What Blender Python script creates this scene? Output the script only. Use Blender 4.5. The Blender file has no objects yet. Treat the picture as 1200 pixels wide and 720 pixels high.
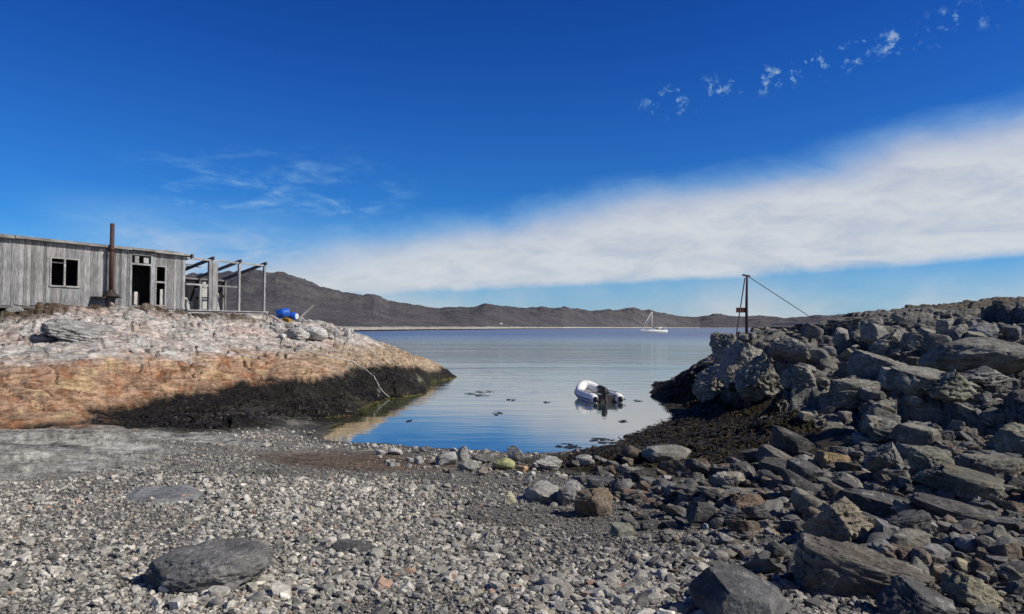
import bpy, bmesh, math, random
import numpy as np
from mathutils import Vector, Matrix

random.seed(7)
RNG = np.random.default_rng(7)
scene = bpy.context.scene
COL = scene.collection
R = math.radians

# ------------------------------------------------------------------ camera
F_PX = 857.0
CAM = np.array([0.0, 0.0, 2.8])
PITCH, ROLL = R(1.49), R(0.36)
cam_data = bpy.data.cameras.new("camera")
cam = bpy.data.objects.new("camera", cam_data)
COL.objects.link(cam)
cam_data.sensor_fit = 'HORIZONTAL'
cam_data.sensor_width = 36.0
cam_data.lens = 36.0 * F_PX / 1200.0
cam_data.clip_start = 0.05
cam_data.clip_end = 20000
mw = (Matrix.Translation(Vector(CAM)) @ Matrix.Rotation(R(90) + PITCH, 4, 'X') @ Matrix.Rotation(ROLL, 4, 'Z'))
cam.matrix_world = mw
scene.camera = cam
CR = np.array(mw.to_3x3())


def ray(px, py):
    d = np.array([(px - 600.0) / F_PX, -(py - 360.0) / F_PX, -1.0])
    return CR @ d


def at_y(px, py, Y):
    """the point of the place seen at (px, py) of the photograph that lies Y metres ahead"""
    d = ray(px, py)
    return CAM + d * (Y / d[1])


def at_z(px, py, Z):
    d = ray(px, py)
    return CAM + d * ((Z - CAM[2]) / d[2])


# ------------------------------------------------------------------ noise (numpy)
def _h(ix, iy, seed):
    n = (ix.astype(np.int64) * 374761393 + iy.astype(np.int64) * 668265263 + seed * 974634777) & 0xFFFFFFFF
    n = ((n ^ (n >> 13)) * 1274126177) & 0xFFFFFFFF
    n = (n ^ (n >> 16)) & 0xFFFFFFFF
    n = (n * 2246822519) & 0xFFFFFFFF
    n = n ^ (n >> 15)
    return n.astype(np.float64) / 4294967296.0


def perlin2(x, y, seed=0):
    x = np.asarray(x, float); y = np.asarray(y, float)
    ix = np.floor(x); iy = np.floor(y)
    fx = x - ix; fy = y - iy
    u = fx * fx * fx * (fx * (fx * 6 - 15) + 10); v = fy * fy * fy * (fy * (fy * 6 - 15) + 10)

    def g(ox, oy):
        a = _h(ix + ox, iy + oy, seed) * 2 * math.pi
        return np.cos(a) * (fx - ox) + np.sin(a) * (fy - oy)
    a = g(0, 0); b = g(1, 0); c = g(0, 1); d = g(1, 1)
    return 1.4 * ((a + u * (b - a)) + v * ((c + u * (d - c)) - (a + u * (b - a))))


def fbm2(x, y, oct=4, seed=0, gain=0.5, lac=2.03):
    s = 0; a = 1.0; n = 0
    for o in range(oct):
        s = s + a * perlin2(x, y, seed + o * 17); n += a
        x = x * lac + 3.1; y = y * lac + 7.7; a *= gain
    return s / n


def vor2(x, y, seed=0):
    """F1, F2 and, for the nearest cell, its offset vector and three random numbers"""
    ix = np.floor(x); iy = np.floor(y)
    f1 = np.full(x.shape, 9.0); f2 = np.full(x.shape, 9.0)
    dx1 = np.zeros(x.shape); dy1 = np.zeros(x.shape); cx = np.zeros(x.shape); cy = np.zeros(x.shape)
    for ox in (-1, 0, 1):
        for oy in (-1, 0, 1):
            jx = ix + ox; jy = iy + oy
            px = jx + 0.1 + 0.8 * _h(jx, jy, seed); py = jy + 0.1 + 0.8 * _h(jx, jy, seed + 101)
            dx = x - px; dy = y - py
            d = np.sqrt(dx * dx + dy * dy)
            m = d < f1
            f2 = np.where(m, f1, np.minimum(f2, d))
            f1 = np.where(m, d, f1)
            dx1 = np.where(m, dx, dx1); dy1 = np.where(m, dy, dy1)
            cx = np.where(m, jx, cx); cy = np.where(m, jy, cy)
    return f1, f2, dx1, dy1, _h(cx, cy, seed + 201), _h(cx, cy, seed + 301), _h(cx, cy, seed + 401)


def perlin3(p, seed=0):
    ip = np.floor(p); f = p - ip
    u = f * f * f * (f * (f * 6 - 15) + 10)
    out = 0
    for ox in (0, 1):
        for oy in (0, 1):
            for oz in (0, 1):
                h1 = _h(ip[:, 0] + ox + (ip[:, 2] + oz) * 57, ip[:, 1] + oy + (ip[:, 2] + oz) * 131, seed)
                h2 = _h(ip[:, 0] + ox + (ip[:, 2] + oz) * 57, ip[:, 1] + oy + (ip[:, 2] + oz) * 131, seed + 7)
                a = h1 * 2 * math.pi; z = h2 * 2 - 1; r = np.sqrt(1 - z * z)
                g = np.cos(a) * r * (f[:, 0] - ox) + np.sin(a) * r * (f[:, 1] - oy) + z * (f[:, 2] - oz)
                w = (u[:, 0] if ox else 1 - u[:, 0]) * (u[:, 1] if oy else 1 - u[:, 1]) * (u[:, 2] if oz else 1 - u[:, 2])
                out = out + w * g
    return out * 1.4


def fbm3(p, oct=4, seed=0, gain=0.5):
    s = 0; a = 1.0; n = 0
    for o in range(oct):
        s = s + a * perlin3(p, seed + 13 * o); n += a
        p = p * 2.03 + 5.3; a *= gain
    return s / n


def sstep(a, b, x):
    t = np.clip((x - a) / (b - a), 0, 1)
    return t * t * (3 - 2 * t)


# ------------------------------------------------------------------ terrain control points
CP = []   # x, y, z, region


def cy_(px, py, Y, reg): CP.append((*at_y(px, py, Y), reg))
def cz_(px, py, Z, reg): CP.append((*at_z(px, py, Z), reg))
def cw_(x, y, z, reg): CP.append((x, y, z, reg))


for a in [(0, 720, 4.6), (300, 720, 4.5), (600, 720, 4.4), (900, 720, 4.3), (1200, 720, 4.2), (0, 640, 6.1), (300, 640, 6.3),
          (600, 640, 6.8), (870, 640, 6.4), (0, 580, 8.6), (200, 570, 9.2), (400, 570, 10.0), (600, 570, 11.3), (690, 600, 9.0),
          (300, 540, 12.4), (500, 545, 13.6)]:
    cy_(*a, 'B')
for a in [(380, 514, 0.0), (450, 520, 0.0), (560, 528, 0.0), (650, 530, 0.0), (330, 508, 0.16), (300, 512, 0.28), (230, 520, 0.45)]:
    cz_(*a, 'B')
for a in [(715, 522, 0.0), (700, 540, 0.2)]:
    cz_(*a, 'G')
for a in [(0, 545, 0.80), (130, 520, 0.66), (0, 520, 0.78), (250, 512, 0.42), (60, 512, 0.72), (180, 510, 0.52)]:
    cz_(*a, 'S')
# left bank
for a in [(0, 500, 16), (0, 440, 19), (0, 405, 22), (0, 395, 23.4), (0, 364, 25), (120, 480, 18.8), (210, 463, 21), (300, 447, 23.5),
          (380, 440, 26), (60, 470, 17.8), (100, 430, 20.5), (200, 430, 22.5), (300, 420, 26), (380, 410, 29.5), (440, 412, 33),
          (440, 428, 31), (480, 420, 35.5), (510, 432, 37.5), (100, 395, 23), (200, 395, 25.5), (300, 390, 29), (360, 395, 30.5),
          (400, 391, 33), (60, 373, 24.6), (100, 371, 25.6), (200, 373, 28.6), (217, 370, 31), (300, 379, 33), (312, 379, 35),
          (340, 380, 35.5), (370, 383, 36), (412, 389, 37.5), (440, 403, 37), (470, 414, 38), (345, 379, 40), (412, 390, 41),
          (150, 372, 26.6)]:
    cy_(*a, 'L')
for a in [(115, 493, 0.52), (210, 500, 0.42), (300, 500, 0.28), (400, 484, 0.05), (450, 470, 0.0), (500, 460, 0.0), (535, 443, 0.0)]:
    cz_(*a, 'L')
for a in [(-13, 47, 2.3), (-9, 47, .6), (-4, 46, -1.5), (-15, 60, -1), (-25, 60, .5), (-30, 30, 3.4), (-25, 25, 3.4), (-22, 32, 3.35),
          (-18, 38, 3.4), (-40, 40, 3.4), (-30, 18, 2.0), (-22, 20, 2.0), (-17, 26, 3.4), (-15.5, 30, 3.4), (-14.6, 34, 3.05), (-13.5, 37, 2.9)]:
    cw_(*a, 'L')
for a in [(-20, 13, 1.0), (-14, 8, 1.0), (-10, 1, 1.15), (0, 1, 1.2), (8, 1, 1.2), (0, -6, 1.5), (-20, -4, 1.5), (20, -5, 1.9), (-30, 6, 1.3)]:
    cw_(*a, 'B')
# sea bed
for a in [(-1, 25, -.8), (3, 21, -.4), (1, 18.5, -.2), (3.5, 27, -1.2), (0, 40, -2.4), (9, 45, -2.2), (-2.5, 31, -.9), (-3.5, 22, -.15), (-4.2, 25, -.3), (0, 60, -3.5), (-10, 85, -4), (20, 95, -4),
          (-3, 37, -1.2), (4, 34, -1.6), (-60, 90, -3), (10, 60, -2.5), (0, 110, -5), (-40, 100, -4), (4.5, 22.5, -.25)]:
    cw_(*a, 'W')
# right bank
for a in [(768, 449, 0.1), (800, 470, 0.12), (790, 490, 0.03), (740, 512, 0.0), (800, 510, 0.18), (830, 530, 0.42), (760, 535, 0.28), (815, 448, .15)]:
    cz_(*a, 'G')
for a in [(900, 488, 19.0), (950, 516, 13.0), (860, 500, 17.6), (900, 530, 13.2), (760, 548, 13.6)]:
    cy_(*a, 'G')
for a in [(822, 470, 25.4), (832, 420, 27), (860, 404, 29.5), (875, 397, 32), (905, 391, 35), (900, 440, 22.5),
          (900, 410, 28), (950, 397, 33), (955, 384, 42), (1000, 368, 43), (950, 475, 17.0), (950, 430, 22), (1000, 400, 28),
          (1000, 430, 21.5), (1050, 402, 26), (1100, 383, 29), (1100, 422, 18), (1100, 480, 12.8), (1100, 540, 9.3), (1200, 392, 25),
          (1200, 432, 15.5), (1200, 480, 11.5), (1200, 550, 8.2), (1100, 362, 42), (1050, 366, 41), (1150, 374, 45), (1200, 377, 45),
          (1150, 352, 78), (1200, 352, 78), (1090, 357, 62), (1000, 480, 15), (1000, 540, 10.4), (1000, 590, 8.0), (1150, 620, 6.4), (900, 570, 9.3),
          (800, 570, 10.2), (1000, 660, 5.5), (1150, 680, 5.0)]:
    cy_(*a, 'R')
for a in [(26, 64, 2.4), (16, 62, -1.5), (20, 70, -1.5), (14, 55, -1), (22.5, 62, -.5), (10, 50, -.5), (9.5, 40, -.3), (30, 38, 3.4), (45, 60, 5.2), (45, 30, 4.2), (25, 15, 3.0), (25, 8, 2.3), (14, 4, 1.5), (40, 8, 3.2),
          (7.6, 33.6, .32), (9.0, 35, .6), (7.3, 36.5, -.4), (9.2, 38.5, -.4), (10.6, 40, -.3), (13.0, 45, -.3), (17, 52, -.2), (14.0, 39, 2.0), (15.5, 34.5, 2.25), (12.6, 38, 1.4), (16.8, 40, 2.5), (60, 90, 4.5), (12, 8, 1.5), (60, 30, 5), (80, 60, 6)]:
    cw_(*a, 'R')
REG = 'BLRSWG'
CPX = np.array([[c[0], c[1]] for c in CP]); CPZ = np.array([c[2] for c in CP])
CPR = np.array([REG.index(c[3]) for c in CP])
NP_ = len(CP)


def _phi(d2): return -np.sqrt(d2 + 0.6)


_d2 = ((CPX[:, None, :] - CPX[None]) ** 2).sum(-1)
_A = np.zeros((NP_ + 3, NP_ + 3))
_A[:NP_, :NP_] = _phi(_d2) + np.eye(NP_) * 0.01
_A[:NP_, NP_] = 1; _A[:NP_, NP_ + 1:] = CPX; _A[NP_:, :NP_] = _A[:NP_, NP_:].T
_w = np.linalg.solve(_A, np.concatenate([CPZ, [0, 0, 0]]))
GX0, GX1, GY0, GY1, GS = -70.0, 90.0, -12.0, 130.0, 0.3
_gx = np.arange(GX0, GX1, GS); _gy = np.arange(GY0, GY1, GS)
_GZ = np.zeros((len(_gy), len(_gx))); _GR = np.zeros((6, len(_gy), len(_gx)))
for r_ in range(len(_gy)):
    P = np.stack([_gx, np.full(len(_gx), _gy[r_])], -1)
    d2 = ((P[:, None, :] - CPX[None]) ** 2).sum(-1)
    _GZ[r_] = _phi(d2) @ _w[:NP_] + _w[NP_] + P @ _w[NP_ + 1:]
    iw = 1.0 / (d2 + 0.15) ** 2.5
    tot = iw.sum(1)
    for k in range(6):
        _GR[k, r_] = iw[:, CPR == k].sum(1) / tot


def _bil(G, x, y):
    fx = np.clip((x - GX0) / GS, 0, len(_gx) - 2.001); fy = np.clip((y - GY0) / GS, 0, len(_gy) - 2.001)
    i = fx.astype(int); j = fy.astype(int); u = fx - i; v = fy - j
    return (G[j, i] * (1 - u) + G[j, i + 1] * u) * (1 - v) + (G[j + 1, i] * (1 - u) + G[j + 1, i + 1] * u) * v


def blocky(x, y, s, seed, tilt=0.7, dip=0.0):
    wx = x + s * 0.35 * fbm2(x / s * 1.3, y / s * 1.3, 3, seed + 5); wy = y + s * 0.35 * fbm2(x / s * 1.3 + 9, y / s * 1.3, 3, seed + 6)
    f1, f2, dx, dy, a, b, c = vor2(wx / s, wy / s, seed)
    h = (a - .5) * 1.0 + (dx * (b - .5) + dy * (c - .5)) * 2 * tilt - dip * dx
    edge = np.clip((f2 - f1) / 0.22, 0, 1)
    return h - 0.55 * (1 - edge) ** 2


def terrain(x, y):
    """height, region weights"""
    x = np.asarray(x, float); y = np.asarray(y, float)
    wx = x + 0.45 * fbm2(x * .5, y * .5, 3, 71); wy = y + 0.45 * fbm2(x * .5 + 4, y * .5, 3, 72)
    reg = [_bil(_GR[k], wx, wy) for k in range(6)]
    z = _bil(_GZ, x, y)
    B, L, Rr, S, W, G = reg
    h = np.zeros_like(z)
    dist = np.sqrt(x * x + y * y)
    # beach
    h += (B + .5 * W) * (0.035 * fbm2(x * .7, y * .7, 4, 3) + 0.012 * fbm2(x * 5, y * 5, 3, 4))
    # left bank: smooth gneiss, foliation running along the shore, breaks and ledges
    sx = x * .80 + y * .60; sy = -x * .60 + y * .80
    low = 1 - sstep(1.0, 2.4, z)
    up = sstep(2.1, 2.9, z)
    strat = fbm2(sx * .35, sy * 1.9, 5, 11) * .16 + fbm2(sx * .9, sy * 5.0, 4, 12) * .06
    brk = blocky(sx * .55, sy, 1.5, 21, .5) * .15 + blocky(sx * .7, sy, .55, 22, .6) * (.05 + .05 * up)
    ck = np.abs(fbm2(sx * .22, sy * .75, 4, 16)); ck2 = np.abs(fbm2(sx * .5 + sy * .35, sy * .25 - sx * .2, 3, 17))
    h -= L * (.26 * np.exp(-(ck / .020) ** 2) + .20 * np.exp(-(ck2 / .014) ** 2)) * sstep(.5, 1.2, z)
    h += L * (strat * 1.5 + brk * (.85 + 1.3 * up) + 0.15 * fbm2(x * .3, y * .3, 3, 15))
    # slab rock: long low ridges
    tx = x * .96 + y * .25; ty = -x * .25 + y * .96
    h += S * (.30 * fbm2(tx * .25, ty * 1.6, 4, 31) + .05 * blocky(tx * .25, ty, .9, 32, .5) + .012 * fbm2(tx * 2, ty * 9, 3, 33))
    ck3 = np.abs(fbm2(tx * .18, ty * 1.1, 4, 34)); h -= S * .14 * np.exp(-(ck3 / .03) ** 2)
    # right bank: broken blocks
    big = sstep(9, 16, dist) * (1 - .6 * sstep(26, 38, y))
    rx = x * .9 - y * .43; ry = x * .43 + y * .9
    h += Rr * (big * blocky(rx * .62, ry, 2.6, 41, .5, 1.0) * .62 + (.45 + .55 * big) * blocky(rx * .6, ry, 1.15, 42, .6, .9) * .30
               + blocky(rx * .65, ry, .45, 43, .7, .6) * .10 + blocky(rx, ry, .17, 44, .9) * .03 + .02 * fbm2(x * 4, y * 4, 3, 45))
    # weed ledge
    h += G * (.10 * fbm2(x * .9, y * .9, 4, 51) + .05 * blocky(x, y, .5, 52, .8))
    h += W * .12 * fbm2(x * .5, y * .5, 4, 61)
    return z + h, reg


def H(x, y):
    return terrain(np.atleast_1d(float(x)), np.atleast_1d(float(y)))[0][0]


_RT = np.exp(np.linspace(math.log(3.0), math.log(110.0), 900))


def hit(px, py):
    """where the sight line through (px, py) meets the ground"""
    d = ray(px, py); d = d / d[1]
    P = CAM[None] + d[None] * _RT[:, None]
    z = terrain(P[:, 0], P[:, 1])[0]
    b = np.nonzero(P[:, 2] <= z)[0]
    i = b[0] if len(b) else len(_RT) - 1
    return np.array([P[i, 0], P[i, 1], z[i]])


# ------------------------------------------------------------------ object helpers
def mesh_np(name, V, Fc, mat, parent=None, cols=None, smooth=False, link=True, attrs=None):
    V = np.asarray(V, np.float32); Fc = np.asarray(Fc, np.int32)
    me = bpy.data.meshes.new(name)
    n = Fc.shape[1]
    me.vertices.add(len(V)); me.vertices.foreach_set("co", V.ravel())
    me.loops.add(Fc.size); me.loops.foreach_set("vertex_index", Fc.ravel())
    me.polygons.add(len(Fc)); me.polygons.foreach_set("loop_start", np.arange(0, Fc.size, n, dtype=np.int32))
    if smooth:
        me.polygons.foreach_set("use_smooth", np.ones(len(Fc), bool))
    else:
        me.polygons.foreach_set("use_smooth", np.zeros(len(Fc), bool))
    me.update(calc_edges=True)
    if cols is not None:
        a = me.color_attributes.new("Col", 'FLOAT_COLOR', 'POINT')
        c4 = np.ones((len(V), 4), np.float32); c4[:, :3] = cols
        a.data.foreach_set("color", c4.ravel())
    for k, v in (attrs or {}).items():
        a = me.attributes.new(k, 'FLOAT', 'POINT'); a.data.foreach_set("value", np.asarray(v, np.float32))
    me.materials.append(mat)
    o = bpy.data.objects.new(name, me)
    COL.objects.link(o)
    if parent: o.parent = parent
    return o


def tag(o, label=None, cat=None, group=None, kind=None):
    if label: o['label'] = label
    if cat: o['category'] = cat
    if group: o['group'] = group
    if kind: o['kind'] = kind
    return o


def empty(name, loc, rz=0, **k):
    o = bpy.data.objects.new(name, None); COL.objects.link(o)
    o.empty_display_size = .3
    o.location = loc; o.rotation_euler = (0, 0, rz)
    return tag(o, **k)


class MB:
    """collects boxes and tubes into one mesh"""
    def __init__(s): s.v = []; s.f = []; s.c = []

    def add(s, V, Fq, c):
        b = len(s.v); s.v += [tuple(p) for p in V]; s.f += [tuple(i + b for i in q) for q in Fq]; s.c += [c] * len(V)

    def box(s, p0, p1, c=(.5, .5, .5), jit=0):
        x0, y0, z0 = p0; x1, y1, z1 = p1
        V = [(x, y, z) for z in (z0, z1) for y in (y0, y1) for x in (x0, x1)]
        if jit: V = [tuple(q + random.uniform(-jit, jit) for q in p) for p in V]
        s.add(V, [(0, 2, 3, 1), (4, 5, 7, 6), (0, 1, 5, 4), (2, 6, 7, 3), (0, 4, 6, 2), (1, 3, 7, 5)], c)
        return s

    def bar(s, a, b, w, h, c=(.5, .5, .5), up=(0, 0, 1)):
        a = Vector(a); b = Vector(b); d = (b - a).normalized(); u = Vector(up)
        if abs(d.dot(u)) > .98: u = Vector((0, 1, 0))
        sx = d.cross(u).normalized() * (w / 2); sz = sx.cross(d).normalized() * (h / 2)
        V = [p + i * sx + j * sz for p in (a, b) for i, j in ((-1, -1), (1, -1), (1, 1), (-1, 1))]
        s.add(V, [(3, 2, 1, 0), (4, 5, 6, 7), (0, 1, 5, 4), (1, 2, 6, 5), (2, 3, 7, 6), (3, 0, 4, 7)], c)
        return s

    def tube(s, pts, rad, n=8, c=(.5, .5, .5), cap=True):
        pts = [Vector(p) for p in pts]; m = len(pts)
        rad = rad if isinstance(rad, (list, tuple)) else [rad] * m
        V = []; prev = None
        for i, p in enumerate(pts):
            d = (pts[min(i + 1, m - 1)] - pts[max(i - 1, 0)]).normalized()
            if prev is None:
                u = Vector((0, 0, 1)) if abs(d.z) < .9 else Vector((1, 0, 0))
                u = (u - d * u.dot(d)).normalized()
            else:
                u = (prev - d * prev.dot(d)).normalized()
            prev = u; w = d.cross(u)
            V += [p + rad[i] * (math.cos(2 * math.pi * k / n) * u + math.sin(2 * math.pi * k / n) * w) for k in range(n)]
        Fq = [(i * n + k, i * n + (k + 1) % n, (i + 1) * n + (k + 1) % n, (i + 1) * n + k) for i in range(m - 1) for k in range(n)]
        s.add(V, Fq, c)
        if cap:
            b = len(s.v) - len(V)
            s.f.append(tuple(b + k for k in reversed(range(n)))); s.f.append(tuple(b + (m - 1) * n + k for k in range(n)))
        return s

    def build(s, name, mat, parent=None, smooth=False, bevel=0):
        me = bpy.data.meshes.new(name)
        me.from_pydata(s.v, [], s.f)
        a = me.color_attributes.new("Col", 'FLOAT_COLOR', 'POINT')
        a.data.foreach_set("color", np.array([(*c, 1) for c in s.c], np.float32).ravel())
        if smooth: me.polygons.foreach_set("use_smooth", [True] * len(me.polygons))
        me.materials.append(mat)
        o = bpy.data.objects.new(name, me); COL.objects.link(o)
        if parent: o.parent = parent
        if bevel:
            b = o.modifiers.new("bevel", 'BEVEL'); b.width = bevel; b.segments = 2; b.limit_method = 'ANGLE'
        return o


# ------------------------------------------------------------------ node helpers
class E:
    """a socket with arithmetic"""
    nt = None

    def __init__(s, sock): s.s = sock

    @staticmethod
    def m(op, *a, clamp=False):
        n = E.nt.nodes.new('ShaderNodeMath'); n.operation = op; n.use_clamp = clamp
        for i, x in enumerate(a):
            if isinstance(x, E): E.nt.links.new(x.s, n.inputs[i])
            else: n.inputs[i].default_value = x
        return E(n.outputs[0])
    def __add__(s, o): return E.m('ADD', s, o)
    def __radd__(s, o): return E.m('ADD', o, s)
    def __sub__(s, o): return E.m('SUBTRACT', s, o)
    def __rsub__(s, o): return E.m('SUBTRACT', o, s)
    def __mul__(s, o): return E.m('MULTIPLY', s, o)
    def __rmul__(s, o): return E.m('MULTIPLY', o, s)
    def __truediv__(s, o): return E.m('DIVIDE', s, o)


def smooth_(x, a, b, o0=0.0, o1=1.0):
    n = E.nt.nodes.new('ShaderNodeMapRange'); n.interpolation_type = 'SMOOTHSTEP'
    E.nt.links.new(x.s, n.inputs[0])
    for i, v in enumerate((a, b, o0, o1)):
        if isinstance(v, E): E.nt.links.new(v.s, n.inputs[i + 1])
        else: n.inputs[i + 1].default_value = v
    return E(n.outputs[0])


def noise_(vec, scale, detail=4, rough=.55, dist=0.0, mapping=None):
    nt = E.nt
    if mapping:
        mp = nt.nodes.new('ShaderNodeMapping'); mp.inputs['Scale'].default_value = mapping[0]
        if len(mapping) > 1: mp.inputs['Rotation'].default_value = mapping[1]
        nt.links.new(vec, mp.inputs[0]); vec = mp.outputs[0]
    n = nt.nodes.new('ShaderNodeTexNoise'); n.inputs['Scale'].default_value = scale; n.inputs['Detail'].default_value = detail
    n.inputs['Roughness'].default_value = rough; n.inputs['Distortion'].default_value = dist
    nt.links.new(vec, n.inputs['Vector'])
    return E(n.outputs['Fac'])


def mixc(fac, a, b, mode='MIX'):
    n = E.nt.nodes.new('ShaderNodeMix'); n.data_type = 'RGBA'; n.blend_type = mode
    ins = [n.inputs[0], n.inputs[6], n.inputs[7]]
    for i, v in zip(ins, (fac, a, b)):
        if isinstance(v, E): E.nt.links.new(v.s, i)
        elif hasattr(v, 'links'): E.nt.links.new(v, i)
        elif isinstance(v, (int, float)): i.default_value = v
        else: i.default_value = (*v, 1)
    return n.outputs[2]


def new_mat(name):
    m = bpy.data.materials.new(name); m.use_nodes = True
    nt = m.node_tree; nt.nodes.clear(); E.nt = nt
    out = nt.nodes.new('ShaderNodeOutputMaterial')
    return m, nt, out


def principled(nt, out, rough=.8, spec=.3, metal=0):
    b = nt.nodes.new('ShaderNodeBsdfPrincipled')
    b.inputs['Roughness'].default_value = rough; b.inputs['Specular IOR Level'].default_value = spec; b.inputs['Metallic'].default_value = metal
    nt.links.new(b.outputs[0], out.inputs[0]); return b


def bump_(nt, bsdf, height, dist, strength=1.0, prev=None):
    n = nt.nodes.new('ShaderNodeBump'); n.inputs['Distance'].default_value = dist; n.inputs['Strength'].default_value = strength
    nt.links.new(height.s, n.inputs['Height'])
    if prev is not None: nt.links.new(prev.outputs[0], n.inputs['Normal'])
    nt.links.new(n.outputs[0], bsdf.inputs['Normal']); return n


def attr_(nt, name, kind='Fac'):
    n = nt.nodes.new('ShaderNodeAttribute'); n.attribute_name = name
    return n.outputs[kind]


def grey_(e):
    n = E.nt.nodes.new('ShaderNodeCombineColor')
    for i in range(3): E.nt.links.new(e.s, n.inputs[i])
    return n.outputs[0]


def mat_ground():
    m, nt, out = new_mat("shore rock and gravel")
    b = principled(nt, out, .85, .25)
    pos = nt.nodes.new('ShaderNodeNewGeometry').outputs['Position']
    col = attr_(nt, "Col", 'Color'); wet = E(attr_(nt, "wet")); lb = E(attr_(nt, "bank")); gv = E(attr_(nt, "gravel"))
    n1 = noise_(pos, 1.7, 6, .6); n2 = noise_(pos, 9, 6, .65); n3 = noise_(pos, 55, 4, .6)
    st = noise_(pos, 2.0, 6, .65, .6, ((1.2, 1.2, 6), (.35, -.3, .6)))
    f = smooth_(n1, .25, .75, .72, 1.25) * smooth_(n2, .25, .75, .62, 1.35) * smooth_(n3, .25, .75, .75, 1.25)
    f = f * (1.0 + lb * (smooth_(st, .3, .7, .55, 1.4) - 1.0))
    # pale veins and lichen spots
    v = noise_(pos, 3.1, 3, .5, 1.2)
    vein = smooth_(E.m('ABSOLUTE', v - .5), .0, .02, 1, 0) * smooth_(n2, .4, .6)
    lich = smooth_(noise_(pos, 14, 3, .6), .62, .70)
    c = mixc(1.0, col, grey_(f), 'MULTIPLY')
    c = mixc(vein * .30 * (1 - wet), c, (.42, .40, .36))
    c = mixc(lich * .35 * (1 - wet) * (1 - gv), c, (.30, .29, .24))
    # gravel speckle between the loose stones
    vr = nt.nodes.new('ShaderNodeTexVoronoi'); vr.inputs['Scale'].default_value = 45; nt.links.new(pos, vr.inputs['Vector'])
    sep = nt.nodes.new('ShaderNodeSeparateColor'); nt.links.new(vr.outputs['Color'], sep.inputs[0])
    sp = E(sep.outputs[0])
    c2 = mixc(1.0, c, grey_(smooth_(sp, .0, 1.0, .45, 1.7)), 'MULTIPLY')
    c = mixc(gv, c, c2)
    nt.links.new(c, b.inputs['Base Color'])
    nt.links.new((.9 - wet * .3).s, b.inputs['Roughness']); nt.links.new((.25 - wet * .17).s, b.inputs['Specular IOR Level'])
    bp = bump_(nt, b, st * .4 + n1, .12, .9)
    bp = bump_(nt, b, n2, .05, 1.0, bp)
    bp = bump_(nt, b, E(vr.outputs['Distance']) * -1.0 * gv + n3 * .5, .012, 1.0, bp)
    return m


def mat_rock(name, strata=.5, rough=.82):
    m, nt, out = new_mat(name)
    b = principled(nt, out, rough, .3)
    tc = nt.nodes.new('ShaderNodeTexCoord').outputs['Object']
    oi = nt.nodes.new('ShaderNodeObjectInfo')
    add = nt.nodes.new('ShaderNodeVectorMath'); add.operation = 'ADD'
    rv = nt.nodes.new('ShaderNodeVectorMath'); rv.operation = 'SCALE'; rv.inputs[0].default_value = (37, 91, 53)
    nt.links.new(oi.outputs['Random'], rv.inputs['Scale'])
    nt.links.new(tc, add.inputs[0]); nt.links.new(rv.outputs[0], add.inputs[1]); p = add.outputs[0]
    n1 = noise_(p, 2.6, 6, .62); n2 = noise_(p, 15, 6, .65); n3 = noise_(p, 80, 3, .6)
    st = noise_(p, 2.2, 6, .65, .5, ((1, 1, 7), (.3, .25, 0)))
    f = smooth_(n1, .28, .72, .6, 1.35) * smooth_(n2, .25, .75, .65, 1.35) * smooth_(n3, .25, .75, .75, 1.25)
    f = f * (1 + strata * (smooth_(st, .3, .7, .5, 1.5) - 1.0))
    c = mixc(1.0, oi.outputs['Color'], grey_(f), 'MULTIPLY')
    # warm weathered skin and pale lichen, patchy
    warm = smooth_(noise_(p, 1.9, 4, .6, .4), .55, .68)
    c = mixc(warm * E(oi.outputs['Alpha']), c, mixc(n2, (.26, .16, .08), (.36, .30, .16)))
    lich = smooth_(noise_(p, 9, 4, .65), .60, .68)
    c = mixc(lich * .45, c, (.30, .30, .26))
    v = noise_(p, 2.3, 2, .5, 1.0)
    vein = smooth_(E.m('ABSOLUTE', v - .5), .0, .012, 1, 0) * smooth_(n1, .45, .55)
    c = mixc(vein * .5, c, (.45, .44, .41))
    nt.links.new(c, b.inputs['Base Color'])
    bp = bump_(nt, b, n1 + st * .6, .07, .8)
    bp = bump_(nt, b, n2, .03, .9, bp)
    bump_(nt, b, n3, .006, .8, bp)
    return m


def mat_pebble():
    m, nt, out = new_mat("loose stones")
    b = principled(nt, out, .8, .3)
    pos = nt.nodes.new('ShaderNodeNewGeometry').outputs['Position']
    n = noise_(pos, 30, 5, .65); n2 = noise_(pos, 160, 3, .6)
    c = mixc(1.0, attr_(nt, "Col", 'Color'), grey_(smooth_(n, .25, .75, .7, 1.3) * smooth_(n2, .25, .75, .8, 1.2)), 'MULTIPLY')
    nt.links.new(c, b.inputs['Base Color'])
    bump_(nt, b, n * 1.0 + n2 * .3, .012, .8)
    return m


def mat_wood(name, grain=(14, 14, .9), rough=.85):
    m, nt, out = new_mat(name)
    b = principled(nt, out, rough, .2)
    tc = nt.nodes.new('ShaderNodeTexCoord').outputs['Object']
    g = noise_(tc, 3.0, 5, .65, .3, (grain,)); g2 = noise_(tc, 11, 4, .6, .2, (grain,)); w = noise_(tc, 1.3, 4, .6)
    f = smooth_(g, .25, .75, .45, 1.5) * smooth_(g2, .3, .7, .7, 1.25) * smooth_(w, .3, .7, .8, 1.2)
    c = mixc(1.0, attr_(nt, "Col", 'Color'), grey_(f), 'MULTIPLY')
    nt.links.new(c, b.inputs['Base Color'])
    bump_(nt, b, g + g2 * .5, .012, .8)
    return m


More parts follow.
